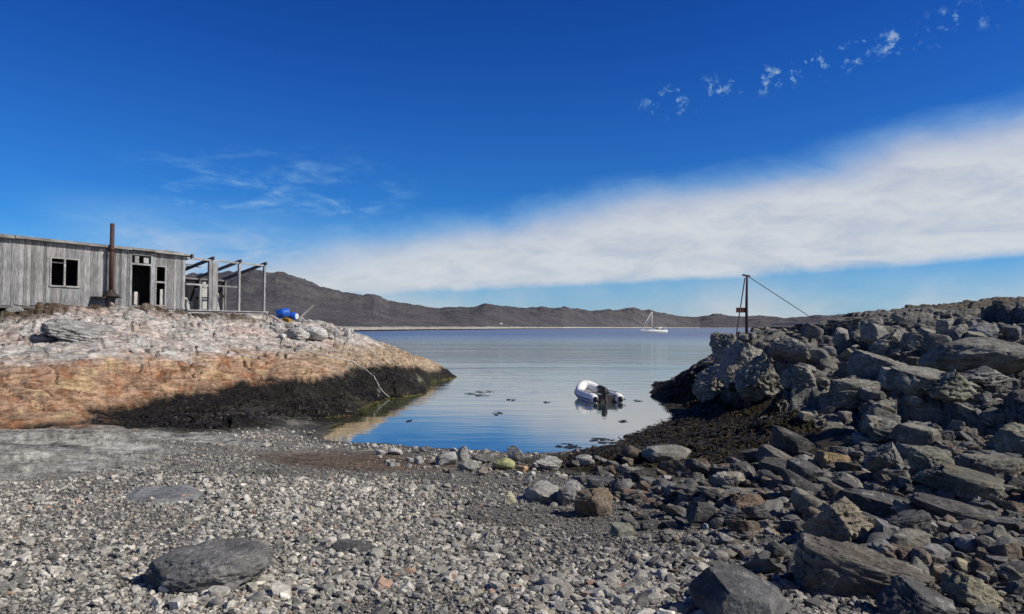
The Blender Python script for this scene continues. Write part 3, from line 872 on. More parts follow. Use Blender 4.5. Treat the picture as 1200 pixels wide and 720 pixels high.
G0 = (.165, .16, .15); PALE = (.30, .295, .275); DK = (.085, .085, .085); BRN = (.13, .105, .085); TAN = (.24, .19, .13); GRN = (.17, .17, .135)
HERO = [
    # px, py, w, h, kind, colour, warm, label, extra
    (247, 693, 148, 38, 'rough', (.15, .148, .145), 0, "low rounded dark boulder half buried in the light shingle, swirled with pale streaks", dict(sub=6, dr=.85, sink=.7, seed=11, yaw=.1, tilt=(0, -.05))),
    (188, 590, 96, 6, 'flat', (.19, .195, .20), 0, "thin flat slate-grey stone lying in shingle below the pale slab rock", dict(sub=5, mat=M_SMOOTH, dr=1.1, sink=.5, tilt=(.03, .0), yaw=.1)),
    (417, 648, 58, 10, 'flat', (.10, .10, .10), 0, "small dark flat-topped rock half sunk among light cobbles mid-beach", dict(sub=4, mat=M_SMOOTH, dr=.5, sink=.4)),
    (872, 735, 112, 42, 'flat', (.115, .115, .115), 0, "big smooth flat-topped charcoal boulder at the bottom edge of the beach", dict(sub=6, mat=M_SMOOTH, dr=1.0, sink=.25, yaw=.5, tilt=(.26, .06), seed=44)),
    (696, 606, 52, 33, 'block', BRN, .35, "brown blocky boulder with a pinkish flat top standing on dark gravel", dict(sub=5, dr=.8, yaw=.5, seed=6, tilt=(.0, -.12))),
    (640, 590, 46, 20, 'slab', (.24, .235, .22), 0, "pale striped rock lying just left of a second striped rock on gravel", dict(sub=5, yaw=.6, tilt=(.2, -.2))),
    (668, 593, 38, 22, 'slab', (.22, .215, .21), 0, "striped grey rock leaning beside the shadow of the brown blocky boulder", dict(sub=5, yaw=.7, tilt=(.25, -.25))),
    (597, 592, 17, 15, 'wedge', (.36, .35, .25), .2, "small pale yellowish pointed stone at the edge of the fine gravel", dict(sub=4)),
    (524, 546, 28, 14, 'angular', PALE, 0, "light grey humped rock at the water's edge left of an upright one", dict(sub=4)),
    (542, 541, 14, 17, 'block', (.33, .32, .30), 0, "pale upright stone on the waterline, narrow and square topped", dict(sub=4)),
    (549, 554, 26, 13, 'angular', (.27, .27, .25), 0, "grey rock with a sloping face just below the pale upright stone", dict(sub=4)),
    (590, 552, 28, 14, 'round', (.33, .33, .17), .3, "yellow-green lichen-topped rock beside the water", dict(sub=4)),
    (611, 554, 15, 7, 'slab', (.42, .27, .15), .3, "small orange-tan flat stone in front of the yellow-green rock", dict(sub=3, dr=.7)),
    (566, 544, 26, 13, 'angular', G0, 0, "mid grey broken rock on the waterline left of the yellow-green one", dict(sub=4)),
    (604, 541, 20, 17, 'angular', (.24, .235, .22), .2, "grey peaked rock on the waterline behind the yellow-green one", dict(sub=4)),
    (618, 569, 13, 11, 'angular', (.33, .33, .31), 0, "lone pale angular stone on the gravel below the orange stone", dict(sub=4)),
    (641, 551, 36, 16, 'angular', (.26, .26, .24), 0, "broad grey rock among dark weed at the right end of the waterline stones", dict(sub=5)),
    (684, 542, 22, 11, 'round', PALE, 0, "pale rounded rock poking out of black weed by the water", dict(sub=4)),
    (463, 534, 17, 8, 'angular', (.32, .31, .29), 0, "low pale stone near the brown silt patch at the water's edge", dict(sub=3)),
    (497, 532, 13, 8, 'angular', (.22, .22, .21), 0, "small grey stone on the waterline between silt and the humped rock", dict(sub=3)),
    (782, 545, 62, 17, 'round', (.25, .245, .22), .3, "long low domed grey rock at the lower rim of the brown weed bed", dict(sub=5, sink=.35, dr=.6)),
    (752, 572, 42, 20, 'block', (.07, .065, .06), 0, "dark wet block beside a pinkish ledge, behind the brown blocky boulder", dict(sub=5)),
    (745, 583, 34, 9, 'slab', (.27, .175, .14), .3, "narrow pinkish-brown ledge stone right of the brown blocky boulder", dict(sub=4, dr=.4)),
    (730, 630, 32, 12, 'slab', GRN, .3, "flat greenish-grey slab on shingle below the brown blocky boulder", dict(sub=4, tilt=(.2, .1), dr=.9)),
    (980, 645, 84, 50, 'wedge', (.30, .26, .20), .9, "pale tan and yellow wedge-shaped boulder resting behind the long layered boulder", dict(sub=6, yaw=-.2, dr=.9, seed=81)),
    (1010, 705, 158, 56, 'slab', (.15, .135, .115), .9, "long layered boulder with a rusty tan top, biggest on the lower beach", dict(sub=6, yaw=-.35, tilt=(.12, .16), dr=.6, seed=82, sink=.25)),
    (1065, 632, 52, 24, 'block', (.11, .11, .11), 0, "dark clean-cut block right of the pale tan wedge boulder", dict(sub=5, yaw=-.3)),
    (1028, 606, 105, 26, 'slab', (.10, .098, .095), 0, "long dark slab dipping right, above the dark clean-cut block", dict(sub=5, yaw=-.4, tilt=(.1, .2), dr=.5)),
    (1118, 614, 100, 24, 'slab', (.115, .11, .105), .1, "long dark slab with a ridged back, right end of the two dipping slabs", dict(sub=5, yaw=-.4, tilt=(.12, .2), dr=.5)),
    (1130, 588, 110, 24, 'slab', (.15, .15, .125), .3, "long greenish ridged slab lying above the dark dipping slabs", dict(sub=5, yaw=-.35, tilt=(.1, .18), dr=.5)),
    (1140, 715, 66, 40, 'angular', (.25, .23, .16), .8, "yellow-stained angular boulder low on the stony slope", dict(sub=5, seed=83)),
    (1078, 735, 92, 34, 'slab', (.12, .12, .115), 0, "dark tilted slab at the foot of the long layered boulder", dict(sub=5, yaw=-.4, tilt=(.1, .3))),
    (1078, 690, 30, 34, 'slab', (.22, .22, .19), .3, "grey-green slab standing on edge beside the long layered boulder", dict(sub=5, yaw=1.0, tilt=(0, .9))),
    (875, 598, 50, 22, 'angular', (.20, .14, .105), .6, "reddish-brown angular rock in the mid slope of dark stones", dict(sub=5)),
    (820, 618, 36, 28, 'block', (.10, .10, .10), 0, "dark upright block at the upper end of the shingle", dict(sub=5)),
    (857, 618, 42, 20, 'angular', (.13, .13, .125), 0, "dark broad rock beside the upright block at the top of the shingle", dict(sub=5)),
    (850, 574, 46, 18, 'angular', (.28, .26, .22), .3, "pale grey-tan broken rock on the slope below the weed bed", dict(sub=5)),
    (976, 549, 40, 15, 'slab', (.36, .27, .15), .8, "bright tan patchy ledge in the dark rubble below the shaded cliff", dict(sub=5, sink=.4)),
    (1036, 566, 50, 36, 'wedge', (.16, .16, .145), .2, "grey wedge leaning right, below the shaded cliff", dict(sub=5, yaw=.4)),
    (1092, 562, 56, 36, 'block', (.18, .175, .14), .4, "greenish cracked block beside the leaning grey wedge", dict(sub=5, yaw=.6)),
    (1165, 560, 78, 26, 'slab', (.18, .17, .14), .4, "broad flat rock with a brownish top, right of the greenish cracked block", dict(sub=5, yaw=-.1)),
    (1040, 525, 60, 28, 'angular', (.19, .19, .165), .3, "humped grey boulder with a shaded left face above the leaning wedge", dict(sub=5)),
    # big blocks of the right bank
    (838, 466, 48, 50, 'wedge', (.25, .24, .21), .2, "outermost bluff rock rising steeply from the weed at the seaward end", dict(sub=6, dr=1.2, seed=91, sink=.35, yaw=.7, tilt=(.05, .15))),
    (872, 448, 56, 38, 'slab', (.26, .25, .22), .2, "upper bluff rock with ledges, lying below the rusty mast", dict(sub=6, dr=1.1, seed=93, sink=.4, yaw=.4, tilt=(.1, .25))),
    (850, 436, 40, 28, 'angular', (.24, .235, .21), .1, "fractured crown rock over the outermost bluff rock", dict(sub=6, dr=1.1, seed=95, sink=.4, yaw=.2)),
    (866, 472, 36, 30, 'angular', (.19, .185, .16), .1, "shaded corner rock at the bluff's foot, wedged between outermost rock and yellow-faced boulder", dict(sub=5, dr=1.0, seed=96, sink=.3)),
    (890, 474, 72, 52, 'wedge', (.22, .21, .175), .3, "tall boulder with a dark left side and a yellowish right face near the bluff", dict(sub=6, dr=.9, yaw=.75, seed=92, sink=.3)),
    (934, 452, 40, 28, 'angular', (.22, .215, .195), .1, "grey cornered boulder just right of the yellow-faced tall boulder", dict(sub=5)),
    (1002, 466, 58, 22, 'slab', (.21, .205, .18), .2, "flattish pale rock in the middle of the right bank heap", dict(sub=5, tilt=(.15, .1))),
    (1032, 446, 74, 34, 'slab', (.21, .205, .18), .2, "big slab dipping right above dark shadow, centre of the bank", dict(sub=5, tilt=(.2, .3), yaw=-.2)),
    (986, 486, 54, 20, 'slab', (.17, .165, .145), .1, "ledge rock with a square right end under the flattish pale rock", dict(sub=5)),
    (1085, 470, 90, 28, 'slab', (.21, .205, .18), .2, "long grey hump lying above the greenish pointed boulder", dict(sub=5, tilt=(.15, .12))),
    (1112, 494, 66, 34, 'wedge', (.22, .22, .165), .4, "greenish boulder with a pointed lower face", dict(sub=5, yaw=.5)),
    (1150, 462, 62, 20, 'angular', (.22, .215, .195), .1, "grey stony ledge with a white-ended stone, right of the long hump", dict(sub=5)),
    (1145, 446, 140, 38, 'round', (.19, .185, .165), .1, "huge low whaleback rock with a dark shaded front", dict(sub=6, dr=.8, sink=.35)),
    (1190, 545, 54, 46, 'angular', (.20, .19, .15), .3, "square-edged boulder standing beside deep shade under the whaleback", dict(sub=5, yaw=.3, dr=1.2)),
    (1044, 412, 58, 28, 'wedge', (.24, .235, .21), .1, "pointed boulder with a dark left face high on the bank", dict(sub=5, yaw=.2)),
    (1068, 410, 28, 25, 'angular', (.30, .295, .265), .1, "light sunlit rough rock beside the dark-faced pointed boulder", dict(sub=5)),
    (1106, 393, 22, 17, 'block', (.27, .265, .24), .1, "tall pale block standing on the upper bank", dict(sub=5, yaw=.4)),
    (1124, 406, 28, 24, 'block', (.22, .215, .21), 0, "smooth shaded cube-like boulder with a bright rim on the upper bank", dict(sub=5, yaw=.6)),
    (1152, 402, 32, 22, 'round', (.28, .28, .27), 0, "rounded boulder with a white top, right of the cube-like one", dict(sub=5)),
    (996, 369, 17, 5, 'slab', (.15, .12, .105), .2, "reddish slab tilted up on the skyline by the stone wall", dict(sub=4, tilt=(0, -.4), dr=.8)),
    (1072, 364, 56, 7, 'slab', (.13, .12, .115), .1, "long thin slab jutting along the skyline of the right bank", dict(sub=4, tilt=(0, -.14), dr=.5, sink=.3)),
    (925, 432, 46, 30, 'angular', (.23, .225, .205), .1, "jagged pale boulder under the stone wall, left of a bigger dark one", dict(sub=5)),
    (955, 424, 52, 36, 'angular', (.20, .195, .18), .1, "large dark-sided boulder in front of the stone wall", dict(sub=5)),
    (985, 404, 24, 20, 'block', (.30, .29, .27), .1, "bright square stone at the landward foot of the stone wall", dict(sub=4)),
    # left bank
    (92, 402, 70, 13, 'slab', (.27, .265, .255), 0, "layered grey rock hump on the pale bank below the hut window", dict(sub=6, tilt=(.1, .25), yaw=.2, dr=1.1, sink=.6)),
    (347, 399, 30, 14, 'angular', (.40, .39, .37), 0, "pale boulder in the rubble below the blue drums", dict(sub=5)),
    (368, 402, 34, 15, 'round', (.41, .40, .38), 0, "broad whitish boulder at the seaward side of the rubble", dict(sub=5)),
]
for px, py, w, h, kind, col, warm, label, ex in HERO:
    if px > 730: col = tuple(q * .80 for q in col)
    rk(px, py, w, h, kind, col, warm, label=label, name='boulder' if max(w, h) > 60 else 'rock', cat='boulder' if max(w, h) > 60 else 'rock', **ex)


def scatter(n, poly, sizes, cols, group, label, kinds=('angular', 'slab', 'block', 'wedge'), seed=1, asp=(.35, .75), sub=4, warm=.3, dr=(.6, 1.0), overlap=.75, name='rock'):
    g = np.random.default_rng(seed)
    xs = [p[0] for p in poly]; ys = [p[1] for p in poly]
    done = tries = 0
    while done < n and tries < n * 14:
        tries += 1
        px = g.uniform(min(xs), max(xs)); py = g.uniform(min(ys), max(ys))
        ins = False
        for i in range(len(poly)):
            (x0, y0), (x1, y1) = poly[i], poly[i - 1]
            if (y0 > py) != (y1 > py) and px < (x1 - x0) * (py - y0) / (y1 - y0) + x0: ins = not ins
        if not ins: continue
        t = done / n
        w = sizes[1] * (sizes[0] / sizes[1]) ** (t ** .6) * g.uniform(.85, 1.15)
        b = hit(px, py); r = w * b[1] / F_PX * .5
        if any(math.hypot(b[0] - q[0], b[1] - q[1]) < (r + q[2]) * overlap for q in TAKEN): continue
        c = np.array(cols[g.integers(len(cols))]) * g.uniform(.75, 1.25)
        rk(px, py, w, w * g.uniform(*asp), kinds[g.integers(len(kinds))], tuple(c), warm if g.random() < .4 else 0, label=label, group=group, dr=g.uniform(*dr),
           sub=sub, seed=int(g.integers(1e6)), tilt=(g.uniform(-.1, .2), g.uniform(.0, .5)), yaw=g.uniform(-.7, .4), name=name)
        done += 1


DARKS = [(.085, .083, .078), (.11, .105, .096), (.07, .07, .07), (.13, .122, .10), (.12, .095, .072)]
GREYS = [(.16, .155, .14), (.20, .195, .175), (.13, .127, .118), (.17, .16, .125)]
LIGHTS = [(.34, .335, .32), (.28, .28, .265), (.38, .36, .33), (.24, .24, .23), (.30, .26, .21)]
scatter(95, [(800, 552), (930, 532), (1010, 520), (1200, 535), (1200, 640), (1060, 680), (930, 640), (800, 625), (770, 570)], (20, 66), DARKS, "dark rocks of the stony slope",
        "dark angular rock in the stony slope between the shingle and the shaded cliff", seed=3, kinds=('slab', 'slab', 'wedge', 'angular', 'block'), asp=(.25, .5), dr=(.5, .8))
scatter(42, [(870, 405), (1000, 395), (1200, 385), (1200, 500), (1050, 510), (940, 500), (905, 470)], (14, 44), GREYS, "grey boulders of the right bank",
        "grey boulder in the tumbled heap below the old stone wall", seed=4, asp=(.4, .75), kinds=('slab', 'wedge', 'block', 'angular'))
scatter(14, [(960, 378), (1060, 368), (1200, 366), (1200, 396), (1040, 396)], (8, 19), GREYS, "small boulders along the top of the right bank",
        "small grey boulder near the skyline behind the big shaded blocks", seed=5, asp=(.2, .5), sub=4, kinds=('slab', 'wedge'))
scatter(34, [(640, 545), (720, 535), (800, 550), (830, 600), (760, 625), (700, 560)], (12, 30), DARKS + [(.22, .215, .2)], "rocks round the brown block",
        "dark weedy rock strewn around the brown blocky boulder", seed=6, asp=(.35, .65))
scatter(26, [(440, 530), (520, 535), (640, 535), (640, 562), (520, 562), (440, 545)], (6, 14), LIGHTS, "small waterline stones",
        "small pale stone strewn along the water's edge", seed=7, asp=(.4, .75), sub=3, name='stone')
scatter(24, [(318, 384), (412, 390), (410, 400), (330, 402)], (7, 18), [(.38, .37, .35), (.42, .40, .37), (.33, .32, .3)], "pale rubble at the end of the hut terrace",
        "pale rubble block on the crest between the timber frame and the sea", seed=8, asp=(.4, .8), sub=3)
scatter(20, [(1040, 640), (1200, 640), (1200, 720), (1090, 720)], (16, 40), DARKS + [(.25, .22, .15)], "rocks low on the stony slope",
        "dark rock in the loose gravel below the long ridged slabs", seed=9)


# ------------------------------------------------------------------ shingle (beyond counting)
def stone_field(name, N, sampler, protos, seed, sink=.25, label=None):
    g = np.random.default_rng(seed)
    x, y, s, col, flat = sampler(g, N)
    z, reg = terrain(x, y)
    n = len(x)
    nv = protos[0][0].shape[0]; Fc = protos[0][1]
    PV = np.stack([p[0] for p in protos])
    k = g.integers(0, len(protos), n)
    V = PV[k]
    sc = np.stack([s * g.uniform(.8, 1.25, n), s * g.uniform(.6, 1.0, n), s * flat], -1) * .5
    V = V * sc[:, None, :]
    a = g.uniform(0, 6.283, n); ca, sa = np.cos(a)[:, None], np.sin(a)[:, None]
    tx = g.normal(0, .22, n)[:, None]; ty = g.normal(0, .22, n)[:, None]
    X = V[..., 0] * ca - V[..., 1] * sa; Y = V[..., 0] * sa + V[..., 1] * ca; Z = V[..., 2] + X * tx + Y * ty
    P = np.stack([X + x[:, None], Y + y[:, None], Z + (z + sc[:, 2] * (1 - 2 * sink))[:, None]], -1).reshape(-1, 3)
    Q = (Fc[None] + (np.arange(n) * nv)[:, None, None]).reshape(-1, 3)
    C = np.repeat(col, nv, axis=0)
    o = mesh_np(name, P, Q, M_PEB, cols=C, smooth=False)
    tag(o, label, None, None, 'stuff'); return o


def stone_cols(g, n, x, y):
    pal = np.array([(.30, .295, .28), (.22, .22, .21), (.14, .14, .14), (.38, .37, .345), (.20, .195, .185), (.09, .09, .092), (.26, .24, .205), (.27, .185, .145), (.46, .45, .43), (.21, .215, .20)])
    pw = np.array([.25, .20, .11, .14, .12, .06, .06, .012, .035, .02]); pw = pw / pw.sum()
    pal = pal * np.array([1.03, 1.0, .94])
    c = pal[g.choice(len(pal), n, p=pw)] * g.uniform(.75, 1.2, n)[:, None]
    return c


def beach_ok(x, y):
    z, reg = terrain(x, y)
    B, L, Rr, S, W, G = reg
    q = at_z(420, 543, .25)
    silt = (((x - q[0]) / 2.1) ** 2 + ((y - q[1]) / 1.9) ** 2) < .8 + .5 * fbm2(x * 1.7, y * 1.7, 3, 82)
    return z, reg, silt


def coarse_field(x, y):
    """1 where the shingle is coarse and light, 0 where it is fine dark gravel"""
    f = fbm2(x * .45 + 3, y * .45, 4, 301)
    c = .62 + .9 * f
    for px, py, zz, rx, ry, k in [(640, 620, .5, 1.5, 1.2, -.75), (500, 620, .6, 1.2, 1.0, .55), (450, 590, .5, 1.6, 1.0, .4), (60, 545, .75, 2.5, 1.0, -.45), (330, 535, .4, 2.2, 1.0, -.4),
                                  (600, 690, .9, 1.0, .6, -.15), (150, 660, .95, 2.0, 1.2, .3), (300, 600, .7, 2, .8, .3), (1150, 660, 1.0, .8, .6, -.5), (560, 565, .25, 1.2, .8, -.5)]:
        q = at_z(px, py, zz)
        c = c + k * np.exp(-(((x - q[0]) / rx) ** 2 + ((y - q[1]) / ry) ** 2))
    return np.clip(c, 0, 1)


def sample_big(g, N):
    y = np.exp(g.uniform(math.log(3.2), math.log(19), N * 4)); x = g.uniform(-.95, .95, N * 4) * y
    z, reg, silt = beach_ok(x, y)
    c = coarse_field(x, y)
    keep = (g.random(len(x)) < np.clip(reg[0] * 1.1 - .05 + .55 * reg[2] * (y < 11), 0, 1) * np.clip(c * 1.15 - .12, .04, 1)) & (z > .03) & (~silt | (g.random(len(x)) < .08))
    x, y, c = x[keep][:N], y[keep][:N], c[keep][:N]; n = len(x)
    s = np.clip(.037 * np.exp(g.normal(0, .5, n)), .018, .17) * (.70 + .032 * y) * (1 - .2 * sstep(1, -3, x)) * (.8 + .35 * c)
    col = stone_cols(g, n, x, y)
    dark = (.64 + .54 * sstep(.2, .8, c)) * (1 + .15 * sstep(0, -3, x))
    rgt = sstep(.6, 3.4, x) * .55
    return x, y, s, col * (dark * (1 - rgt))[:, None], g.uniform(.38, .75, n)


def sample_small(g, N):
    y = np.exp(g.uniform(math.log(3.0), math.log(17), N * 2)); x = g.uniform(-.95, .95, N * 2) * y
    z, reg, silt = beach_ok(x, y)
    c = coarse_field(x, y)
    keep = (g.random(len(x)) < np.clip(reg[0] * 1.1 - .05 + .7 * reg[2] * (y < 12), 0, 1)) & (z > .02) & (~silt | (g.random(len(x)) < .12))
    x, y, c = x[keep][:N], y[keep][:N], c[keep][:N]; n = len(x)
    s = np.clip(.019 * np.exp(g.normal(0, .35, n)), .009, .045) * (.65 + .055 * y)
    col = stone_cols(g, n, x, y) * (.58 + .35 * sstep(.2, .8, c))[:, None] * (1 + .12 * sstep(0, -3, x) - sstep(.6, 3.4, x) * .5)[:, None]
    return x, y, s, col, g.uniform(.45, .8, n)


def sample_rubble(g, N):
    y = np.exp(g.uniform(math.log(3.6), math.log(34), N * 5)); x = g.uniform(.1, .95, N * 5) * y
    z, reg, silt = beach_ok(x, y)
    keep = (g.random(len(x)) < np.clip(reg[2] * (.35 + .65 * sstep(16, 9, y)) + .05 * reg[5] - .06, 0, 1)) & (z > .05) & ((z > .6) | (y < 11.5) | (g.random(len(x)) < .12))
    x, y = x[keep][:N], y[keep][:N]; n = len(x)
    s = np.clip(.10 * np.exp(g.normal(0, .5, n)), .04, .34) * (.55 + .045 * y)
    pal = np.array([(.13, .128, .12), (.16, .155, .145), (.105, .105, .105), (.20, .19, .165), (.19, .15, .115), (.24, .235, .22)])
    far = sstep(9, 18, y)
    col = pal[g.integers(0, len(pal), n)] * g.uniform(.75, 1.2, n)[:, None] * .78 * (1 + .35 * far)[:, None]
    return x, y, s, col, g.uniform(.3, .7, n)


def sample_left(g, N):
    """frost-broken bits on the left bank and on the slab rock"""
    y = np.exp(g.uniform(math.log(11), math.log(38), N * 6)); x = -g.uniform(.05, .85, N * 6) * y
    z, reg, silt = beach_ok(x, y)
    f = fbm2(x * .6, y * .6, 4, 77)
    keep = (reg[1] > .55) & (z > 1.9) & (z < 3.6) & (f > -.05) & (y < 37)
    keep &= g.random(len(x)) < np.where(z > 2.35, 1.0, .2)
    x, y = x[keep][:N], y[keep][:N]; n = len(x)
    s = np.clip(.10 * np.exp(g.normal(0, .45, n)), .05, .28)
    pal = np.array([(.40, .37, .345), (.44, .42, .40), (.34, .33, .32), (.43, .33, .28), (.30, .27, .24)])
    return x, y, s, pal[g.integers(0, len(pal), n)] * g.uniform(.8, 1.12, n)[:, None], g.uniform(.3, .6, n)


scatter(34, [(650, 565), (720, 555), (840, 600), (930, 665), (850, 655), (740, 625)], (12, 34), DARKS + [(.18, .175, .16)], "dark stones spilling onto the gravel",
        "dark half-sunk stone on the gravel between the brown blocky boulder and the big charcoal boulder", seed=12, asp=(.25, .5), kinds=('slab', 'angular', 'wedge'))
P3 = [rock_shape(5000 + i, 3, ('angular', 'round', 'block', 'slab')[i % 4]) for i in range(16)]
P2 = [rock_shape(6000 + i, 2, ('angular', 'round', 'block')[i % 3]) for i in range(30)]
P1 = [rock_shape(7000 + i, 1, 'round') for i in range(20)]
stone_field("cobbles", 3000, sample_big, P3, 21, .22, "loose grey, white and tan cobbles covering the beach")
stone_field("shingle", 36000, sample_big, P2, 22, .22, "light grey shingle of angular pebbles over the beach")
stone_field("gravel", 60000, sample_small, P1, 23, .2, "fine dark gravel between the cobbles of the beach")
stone_field("rubble", 9000, sample_rubble, P2, 24, .2, "broken dark stones filling the gaps of the right bank")
stone_field("rock_fragments", 900, sample_left, P2, 25, .3, "pale frost-broken stone bits over the top of the left bank")


# ------------------------------------------------------------------ seaweed
def weed_blades(name, N, poly, seed, colr, label, ln=(.12, .4)):
    g = np.random.default_rng(seed)
    xs, ys = [p[0] for p in poly], [p[1] for p in poly]
    pts = []
    Rg = []
    W = np.array([at_z(px, py, zz)[:2] if zz is not None else (px, py) for px, py, zz in poly])
    x = g.uniform(W[:, 0].min(), W[:, 0].max(), N * 6); y = g.uniform(W[:, 1].min(), W[:, 1].max(), N * 6)
    ins = np.zeros(len(x), bool)
    for i in range(len(W)):
        x0, y0 = W[i]; x1, y1 = W[i - 1]
        ins ^= ((y0 > y) != (y1 > y)) & (x < (x1 - x0) * (y - y0) / (y1 - y0 + 1e-9) + x0)
    f = fbm2(x * .9, y * .9, 4, seed)
    ins &= f > -.12
    x, y = x[ins][:N], y[ins][:N]; n = len(x)
    L = g.uniform(*ln, n); a = g.uniform(0, 6.283, n); wd = g.uniform(.012, .035, n)
    K = 5
    V = np.zeros((n, K, 2, 3))
    px, py = x.copy(), y.copy()
    for k in range(K):
        zz = np.maximum(terrain(px, py)[0], .0) + g.uniform(.005, .05, n)
        w = wd * (1 - .6 * abs(k - 2) / 2)
        V[:, k, 0] = np.stack([px - np.sin(a) * w, py + np.cos(a) * w, zz], -1)
        V[:, k, 1] = np.stack([px + np.sin(a) * w, py - np.cos(a) * w, zz + g.uniform(-.01, .015, n)], -1)
        px = px + np.cos(a) * L / K; py = py + np.sin(a) * L / K; a = a + g.normal(0, .5, n)
    I = np.arange(n)[:, None] * K * 2
    Q = np.concatenate([np.stack([I[:, 0] + 2 * k, I[:, 0] + 2 * k + 1, I[:, 0] + 2 * k + 3, I[:, 0] + 2 * k + 2], -1) for k in range(K - 1)])
    C = np.repeat(np.array(colr)[g.integers(0, len(colr), n)] * g.uniform(.6, 1.3, n)[:, None], K * 2, axis=0)
    o = mesh_np(name, V.reshape(-1, 3), Q, M_WEED, cols=C, smooth=True)
    tag(o, label, None, None, 'stuff')


M_WEED = mat_plain("wet seaweed", None, .5, .3, 0, .3, 12)
WCOL = [(.030, .022, .012), (.040, .032, .014), (.018, .015, .011), (.055, .045, .018)]
weed_blades("seaweed", 15000, [(768, 449, .05), (815, 445, .1), (830, 480, .2), (900, 490, .4), (960, 520, .6), (900, 545, .5), (780, 545, .3), (700, 545, .2), (650, 545, .15), (690, 530, .0), (735, 516, 0), (790, 490, 0)],
            61, WCOL, "dark brown seaweed draped over the ledge by the water", (.15, .5))
weed_blades("seaweed", 900, [(130, 490, .5), (200, 466, .85), (300, 450, 1.0), (380, 445, 1.0), (470, 445, .3), (450, 468, 0), (360, 500, .0), (240, 502, .3)],
            62, [(.014, .012, .010), (.022, .018, .012), (.010, .009, .009)], "black seaweed coating the foot of the left bank", (.1, .35))

# ------------------------------------------------------------------ hut
PA = at_y(0, 362, 24.6); PB = at_y(217, 365, 31.0)
tdir = np.array([PB[0] - PA[0], PB[1] - PA[1]]); tdir /= np.linalg.norm(tdir)
ndir = np.array([-tdir[1], tdir[0]])
HUT_RZ = math.atan2(tdir[1], tdir[0])
ZB = 3.47


def wall_uz(px, py, off=0.0):
    """along-wall metres and height of a sight line on the hut's front plane (off metres behind it)"""
    d = ray(px, py); o = PA[:2] + ndir * off
    k = (o @ ndir) / (d[:2] @ ndir)
    p = d * k
    return float((p[:2] - o) @ tdir), float(CAM[2] + p[2] - ZB)


hut = empty("timber_hut", (PA[0], PA[1], ZB), HUT_RZ, label="long weathered grey board hut with a flat roof, standing on the left rock bank", cat="hut")
U0 = -4.5; U1 = wall_uz(217, 330)[0]; ZT = 2.27; DEP = 3.4; SL = .25


def opening(x0, y0, x1, y1):
    ua = wall_uz(x0, (y0 + y1) / 2)[0]; ub = wall_uz(x1, (y0 + y1) / 2)[0]
    xm = (x0 + x1) / 2
    return [ua, ub, max(wall_uz(xm, y1)[1], .02), wall_uz(xm, y0)[1]]


WIN = opening(60, 304, 91, 335); DOOR = opening(154, 311, 176, 361); SIDE = opening(183, 313, 193, 360); TRANS = opening(155, 300, 177, 309)
DOOR[2] = .06; SIDE[2] = .10
OPEN = [WIN, DOOR, SIDE, TRANS]


def grey_wood(lo=.15, hi=.30):
    g = random.uniform(lo, hi) * random.choice((1, 1, 1, .72, 1.12)); w = random.uniform(-.012, .016)
    return (g + w * .6, g, g - w * .3 + .006)


def planks(mb, ua, ub, za, zb, y0, th=.024, opens=(), axis='x', wd=(.10, .17), lo=.15, hi=.30, rag=.0, skip=0):
    edges = sorted({ua, ub, *[e for o in opens for e in (o[0], o[1]) if ua < e < ub]})
    cuts = []
    for a, b in zip(edges, edges[1:]):
        n = max(1, round((b - a) / random.uniform(*wd)))
        ws = np.array([random.uniform(.75, 1.25) for _ in range(n)]); ws = ws / ws.sum() * (b - a)
        q = a
        for w in ws: cuts.append((q, q + w)); q += w
    for a, b in cuts:
        if random.random() < skip: continue
        m = (a + b) / 2; segs = [(za + random.uniform(-rag, rag), zb + random.uniform(-rag, 0))]
        for o in opens:
            if o[0] <= m <= o[1]:
                ns = []
                for s0, s1 in segs:
                    if o[2] > s0: ns.append((s0, min(s1, o[2])))
                    if o[3] < s1: ns.append((max(s0, o[3]), s1))
                segs = [s for s in ns if s[1] - s[0] > .02]
        for s0, s1 in segs:
            j = random.uniform(-.006, .006); c = grey_wood(lo, hi); g = random.uniform(.001, .004)
            if axis == 'x': mb.box((a + g, y0 + j, s0), (b - g, y0 + th + j, s1), c)
            else: mb.box((y0 + j, a + g, s0), (y0 + th + j, b - g, s1), c)


w = MB(); planks(w, U0, U1, -.06, ZT - .02, 0, opens=OPEN, rag=.03); w.build("front_wall", M_WOOD, hut)
w = MB(); planks(w, .03, DEP, -.05, ZT - .25, U1 - .03, axis='y', rag=.02); w.build("end_wall", M_WOOD, hut)
w = MB(); planks(w, .03, DEP, -.05, ZT - .25, U0, axis='y'); w.build("end_wall", M_WOOD, hut)
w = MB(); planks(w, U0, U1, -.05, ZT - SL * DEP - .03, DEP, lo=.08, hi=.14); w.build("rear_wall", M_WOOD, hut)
w = MB(); planks(w, U0 + .05, U1 - .06, -.02, ZT - .35, .30 + .9, lo=.02, hi=.03, wd=(.2, .3), skip=0); w.build("shade_backing", M_DARK, hut)  # near-black boards added so the openings look as dark as a shaded room
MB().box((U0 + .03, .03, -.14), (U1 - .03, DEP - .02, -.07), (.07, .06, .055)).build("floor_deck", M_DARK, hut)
MB().box((U0, .02, -.16), (U1, .14, -.075), (.12, .115, .11)).build("sill_beam", M_WOODX, hut)
r = MB()
for a, b, dz in [(U0 - .1, wall_uz(150, 290)[0], 0), (wall_uz(150, 290)[0] + .04, U1 + .04, -.03)]:
    V = [(a, -.16, ZT + dz), (b, -.16, ZT + dz), (b, DEP + .1, ZT + dz - SL * (DEP + .1)), (a, DEP + .1, ZT + dz - SL * (DEP + .1))]
    V += [(p[0], p[1], p[2] + .045) for p in V]
    r.add(V, [(3, 2, 1, 0), (4, 5, 6, 7), (0, 1, 5, 4), (1, 2, 6, 5), (2, 3, 7, 6), (3, 0, 4, 7)], (.10, .095, .09))
